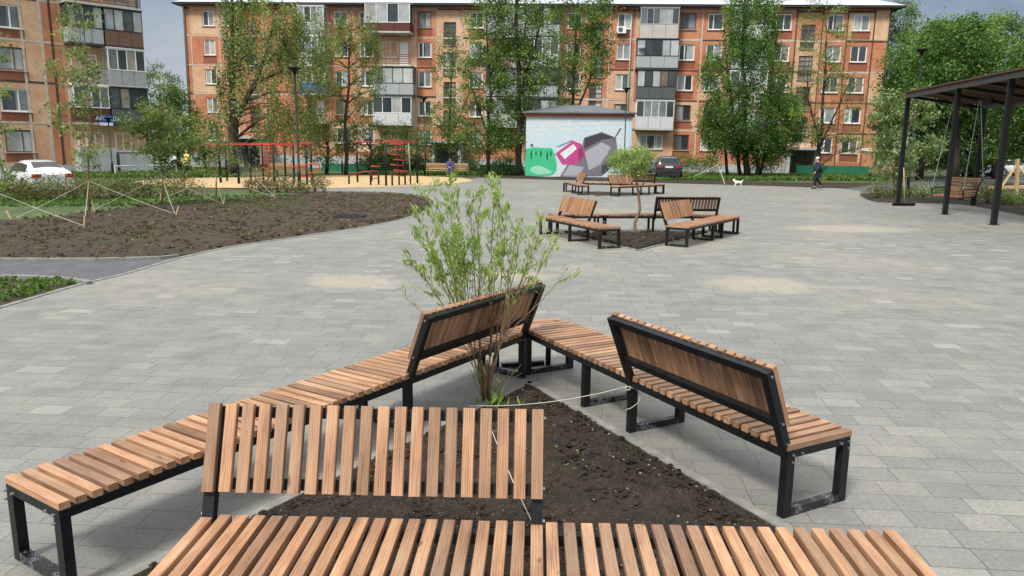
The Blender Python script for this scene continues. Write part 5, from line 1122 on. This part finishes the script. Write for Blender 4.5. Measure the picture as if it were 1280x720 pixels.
    pane(2 if not suv else 1, 3 if not suv else 2, 'rear_window'); pane(5, 6, 'windscreen')
    xr = -2.17 if not suv else -2.14; zl = .80 if not suv else .93
    for sd in (-1, 1):
        m = MB(); m.box((xr, sd*.62, zl), (.16, .34, .15)); m.build('tail_light', C_TAIL, e)
        m = MB(); m.box((2.1, sd*.6, .62), (.2, .32, .14)); m.build('headlight', C_RIM, e)
    m = MB(); m.box((xr-.06, 0, zl-.02), (.05, .52, .12)); m.build('number_plate', C_PLATE, e)
    m = MB(); m.box((xr-.02, 0, .40), (.24, 1.5, .22)); m.build('bumper', C_TRIM if suv else paint, e)
    for x in (-1.35, 1.35):
        for sd in (-1, 1):
            m = MB(); m.disc((x, sd*.81, .32), (0, 1, 0), .33, .22, 24); w_ = m.build('wheel', C_TYRE, e)
            m = MB(); m.disc((x, sd*.925, .32), (0, 1, 0), .21, .02, 18); m.build('rim', C_RIM, w_)
            m = MB(); m.tube([(x+.39*cos(t), sd*.905, .34+.37*sin(t)) for t in [pi*i/10 for i in range(11)]], .025, 5); m.build('wheel_arch', C_TRIM, e)
    return e
cw = GR(66, 245); car((AT(92, 236, 33).x-1.95, 33.6, -.03), radians(138), C_WHITE, 'white sedan seen from behind at the left edge, beyond the hedge row')
car((AT(-22, 240, 34).x, 33.6, -.03), radians(-30), C_GREY, 'grey car of which only the front corner shows at the left edge')
car((AT(836, 220, 52.5).x, 53.2, -.03), radians(82), C_DARK, 'dark car seen from behind between the painted shed and the bushes', True)
car((AT(800, 215, 60).x, 60, -.03), radians(5), C_GREY, 'silver-grey car behind the dark car, mostly hidden by the tree in the second planter', True)
car((AT(1215, 212, 64).x, 64, -.03), radians(12), C_WHITE, 'white car in the shade behind the swing')
car((AT(1262, 212, 66).x, 66, -.03), radians(8), C_WHITE, 'white car at the far right seen between the pergola posts')
car((AT(204, 208, 74).x, 74, -.03), radians(8), C_WHITE, 'white car far off in the gap between the two blocks')

# ------------------------------------------------------------------ people and the dog
def skin(name, V, Ed, Rr, mat, parent, sub=2, root=0):
    me = bpy.data.meshes.new(name); me.from_pydata([tuple(v) for v in V], Ed, []); o = link(name, me, mat, parent)
    md = o.modifiers.new('skin', 'SKIN'); md.use_smooth_shade = True; lay = me.skin_vertices[0].data
    for i, r in enumerate(Rr): r = r if isinstance(r, tuple) else (r, r); lay[i].radius = r
    for i in range(len(V)): lay[i].use_root = (i == root)
    s = o.modifiers.new('sub', 'SUBSURF'); s.levels = s.render_levels = sub; return o
M_SKIN = plain('skin_tone', (.52, .30, .21), .6, .08, 9)
def cloth(n, c): return plain(n, c, .9, .25, 8, 0, .3, 40)
def person(loc, rz, J, top, legs, label, hair, coat_len=None, headpitch=0., h=1.72):
    """J: joint dictionary in metres, x forward, y left"""
    e = empty('person', loc, rz, label, 'person'); V = []; E = []; Rr = []; ix = {}
    def v(n, p, r): ix[n] = len(V); V.append(Vector(p)); Rr.append(r)
    v('pel', J['pel'], (.15, .12)); v('waist', J['waist'], (.14, .11)); v('chest', J['chest'], (.17, .125)); v('neck', J['neck'], .06); v('skull0', J['head']-Vector((0, 0, .08)), .075); v('skull', J['head'], (.078, .095)); v('crown', J['head']+Vector((-.005, 0, .09)), .068)
    E += [(0, 1), (1, 2), (2, 3), (3, 4), (4, 5), (5, 6)]
    for s in 'LR':
        v('sh'+s, J['sh'+s], .07); v('el'+s, J['el'+s], .05); v('wr'+s, J['wr'+s], .034); hd = (J['wr'+s]-J['el'+s]).normalized(); v('ha'+s, J['wr'+s]+hd*.07, (.032, .02))
        E += [(ix['chest'], ix['sh'+s]), (ix['sh'+s], ix['el'+s]), (ix['el'+s], ix['wr'+s]), (ix['wr'+s], ix['ha'+s])]
        sd = hd.cross(Vector((0, 1, 0))).normalized() if abs(hd.y) < .9 else Vector((1, 0, 0))
        for k, (o, l) in enumerate(((-.026, .065), (-.009, .08), (.009, .075), (.026, .06))): v('f%d%s' % (k, s), J['wr'+s]+hd*(.08+l)+sd*o, .009); E.append((ix['ha'+s], ix['f%d%s' % (k, s)]))
        v('th'+s, J['wr'+s]+hd*.07+sd*-.06, .011); E.append((ix['ha'+s], ix['th'+s]))
        v('hip'+s, J['hip'+s], .10); v('kn'+s, J['kn'+s], .065); v('an'+s, J['an'+s], .042); v('he'+s, J['an'+s]+Vector((-.03, 0, -.055)), .04); v('to'+s, J['an'+s]+J.get('toe'+s, Vector((.17, 0, -.06))), .032)
        E += [(0, ix['hip'+s]), (ix['hip'+s], ix['kn'+s]), (ix['kn'+s], ix['an'+s]), (ix['an'+s], ix['he'+s]), (ix['an'+s], ix['to'+s])]
    skin('body', V, E, Rr, M_SKIN, e)
    H = J['head']
    m = MB(); m.lathe(H+Vector((.0, 0, -.02)), [(.001, -.0), (.001, 0)], 6) if False else None
    m.tube([H+Vector((.085, 0, .0)), H+Vector((.112, 0, -.035)), H+Vector((.09, 0, -.045))], [.008, .016, .012], 6); m.build('nose', M_SKIN, e)
    for y in (-.033, .033):
        q = MB(); q.disc(H+Vector((.088, y, .005)), (1, 0, 0), .011, .01, 8); q.build('eye', C_TRIM, e); q = MB(); q.tube([H+Vector((-.005, y*2.5, -.03)), H+Vector((-.012, y*2.75, .0)), H+Vector((0, y*2.5, .025))], .012, 5); q.build('ear', M_SKIN, e)
    q = MB(); q.tube([H+Vector((.086, -.022, -.07)), H+Vector((.092, 0, -.072)), H+Vector((.086, .022, -.07))], .006, 5); q.build('mouth', C_TAIL, e)
    hm, full = hair; pr = [(.088, .02), (.102, .04), (.095, .08), (.065, .115), (.01, .13)] if full else [(.096, .0), (.1, .02), (.097, .035)]
    q = MB(); q.lathe(H+Vector((-.018, 0, -.005)), pr, 14); q.build('hair' if full != 2 else 'cap', hm, e)
    # jacket
    V = [J['pel']+Vector((0, 0, -.05)), J['waist'], J['chest'], J['neck']-Vector((0, 0, .03))]; E = [(0, 1), (1, 2), (2, 3)]; Rr = [(.215, .185), (.20, .17), (.215, .17), (.10, .10)]
    if coat_len: V.append(J['pel']+Vector((0, 0, -coat_len))); Rr.append((.25, .20)); E.append((0, 4))
    for s in 'LR':
        n = len(V); V += [J['sh'+s], J['el'+s], J['wr'+s]]; Rr += [.095, .072, .058]; E += [(2, n), (n, n+1), (n+1, n+2)]
    skin('coat', V, E, Rr, top, e)
    V = [J['pel']]; E = []; Rr = [(.165, .14)]
    for s in 'LR': n = len(V); V += [J['hip'+s], J['kn'+s], J['an'+s]+Vector((0, 0, .02))]; Rr += [.118, .085, .064]; E += [(0, n), (n, n+1), (n+1, n+2)]
    skin('trousers', V, E, Rr, legs, e)
    for s in 'LR':
        q = MB(); a = J['an'+s]; t = a+J.get('toe'+s, Vector((.17, 0, -.06))); q.tube([a+Vector((-.05, 0, -.045)), a+Vector((.03, 0, -.03)), t, t+(t-a).normalized()*.03], [.05, .055, .042, .025], 8); q.build('shoe', C_TRIM, e)
    return e
v3 = lambda x, y, z: Vector((x, y, z))
J = dict(pel=v3(0, 0, .95), waist=v3(.01, 0, 1.08), chest=v3(.03, 0, 1.30), neck=v3(.05, 0, 1.47), head=v3(.08, 0, 1.60),
         shL=v3(.02, .19, 1.38), elL=v3(.06, .24, 1.12), wrL=v3(.20, .2, .92), shR=v3(.02, -.19, 1.38), elR=v3(-.12, -.24, 1.12), wrR=v3(-.10, -.25, .88),
         hipL=v3(0, .09, .9), knL=v3(.17, .10, .50), anL=v3(.12, .10, .11), hipR=v3(0, -.09, .9), knR=v3(-.02, -.1, .49), anR=v3(-.36, -.1, .17), toeR=v3(.13, 0, -.1))
pw = GR(1020.5, 236.2)
person(pw, radians(180), J, cloth('navy_coat', (.018, .022, .05)), cloth('black_trousers', (.012, .012, .016)), 'person in a long navy coat walking left past the far edge of the square', (plain('white_hair', (.62, .6, .57), .8, .1, 20), 1), .34)
Js = dict(pel=v3(0, 0, .52), waist=v3(.0, 0, .68), chest=v3(.06, 0, .92), neck=v3(.12, 0, 1.08), head=v3(.18, 0, 1.20), shL=v3(.07, .19, 1.0), elL=v3(.18, .24, .74), wrL=v3(.36, .10, .68), shR=v3(.07, -.19, 1.0), elR=v3(.18, -.24, .74), wrR=v3(.36, -.10, .68),
          hipL=v3(.05, .1, .52), knL=v3(.46, .13, .50), anL=v3(.44, .14, .09), hipR=v3(.05, -.1, .52), knR=v3(.46, -.13, .50), anR=v3(.48, -.14, .09))
pb = PB+Vector((.25, -.02, 0)); person(pb, radians(-92), Js, cloth('blue_jacket', (.05, .07, .17)), cloth('blue_jeans', (.06, .08, .16)), 'person in blue sitting hunched on the ochre park bench', (cloth('dark_cap', (.03, .035, .06)), 2))
py_ = GR(234, 219.5); person(py_, radians(60), J, cloth('yellow_jacket', (.62, .55, .12)), cloth('dark_trousers', (.02, .022, .03)), 'person in a pale yellow hooded jacket on the grass behind the ropes', (cloth('yellow_hood', (.6, .55, .15)), 2), .12)
db = GR(922, 232.6); D = empty('dog', db, radians(180), 'small white dog trotting left on the far edge of the square', 'dog')
D.scale = (.85, .85, .85)
V = [v3(0, 0, .27), v3(-.14, 0, .26), v3(-.22, 0, .27), v3(.14, 0, .26), v3(.22, 0, .33), v3(.27, 0, .40), v3(.36, 0, .385), v3(.26, .04, .47), v3(.26, -.04, .47), v3(-.32, 0, .36), v3(-.36, 0, .45)]
E = [(0, 1), (1, 2), (0, 3), (3, 4), (4, 5), (5, 6), (5, 7), (5, 8), (2, 9), (9, 10)]; Rr = [.085, .08, .07, .1, .065, .065, .032, .018, .018, .03, .022]
for x, y, k, f in ((.15, .06, .03, .02), (.15, -.06, .07, .06), (-.19, .06, -.06, -.03), (-.19, -.06, .0, -.08)):
    n = len(V); V += [v3(x, y, .17), v3(x+k*.4, y, .09), v3(x+f, y, .015), v3(x+f+.035, y, .012)]; Rr += [.04, .024, .02, .02]; E += [(3 if x > 0 else 2, n), (n, n+1), (n+1, n+2), (n+2, n+3)]
skin('body', V, E, Rr, plain('white_fur', (.72, .68, .6), .95, .15, 30), D)

# ------------------------------------------------------------------ far trees closing the horizon
def far_belt(px0, px1, step, Y, y_top, lab):
    px = px0; i = 0; pts = []
    while px < px1:
        c = AT(px, (y_top+205)/2+R.uniform(-5, 5), Y+R.uniform(-6, 6)); s = Y/FOC
        for _ in range(16):
            q = ell(c, (step*1.2*s, 4, (205-y_top)/2*s)); pts.append(NP.normal(size=(60, 3))*[.9, .9, .6]+np.array(q))
        px += step
    tag(leaf_mesh('woodland', np.concatenate(pts), .42, L_DARK, None, .6), lab, 'trees', None, 'stuff')
far_belt(-120, 300, 14, 130, 168, 'distant belt of trees beyond the blocks on the left')
far_belt(1080, 1420, 15, 95, 110, 'distant belt of trees beyond the pergola')

dc = GR(437, 273); e = empty('drain_cover', dc, 0, 'low dark rectangular drain cover lying in the bare bed near the paving', 'drain cover')
m = MB(); m.box((0, 0, .06), (.85, .55, .08)); m.build('frame', M_FASC, e); m = MB(); [m.box((-.34+i*.085, 0, .105), (.045, .46, .02)) for i in range(9)]; m.build('grate', M_BLACK, e)
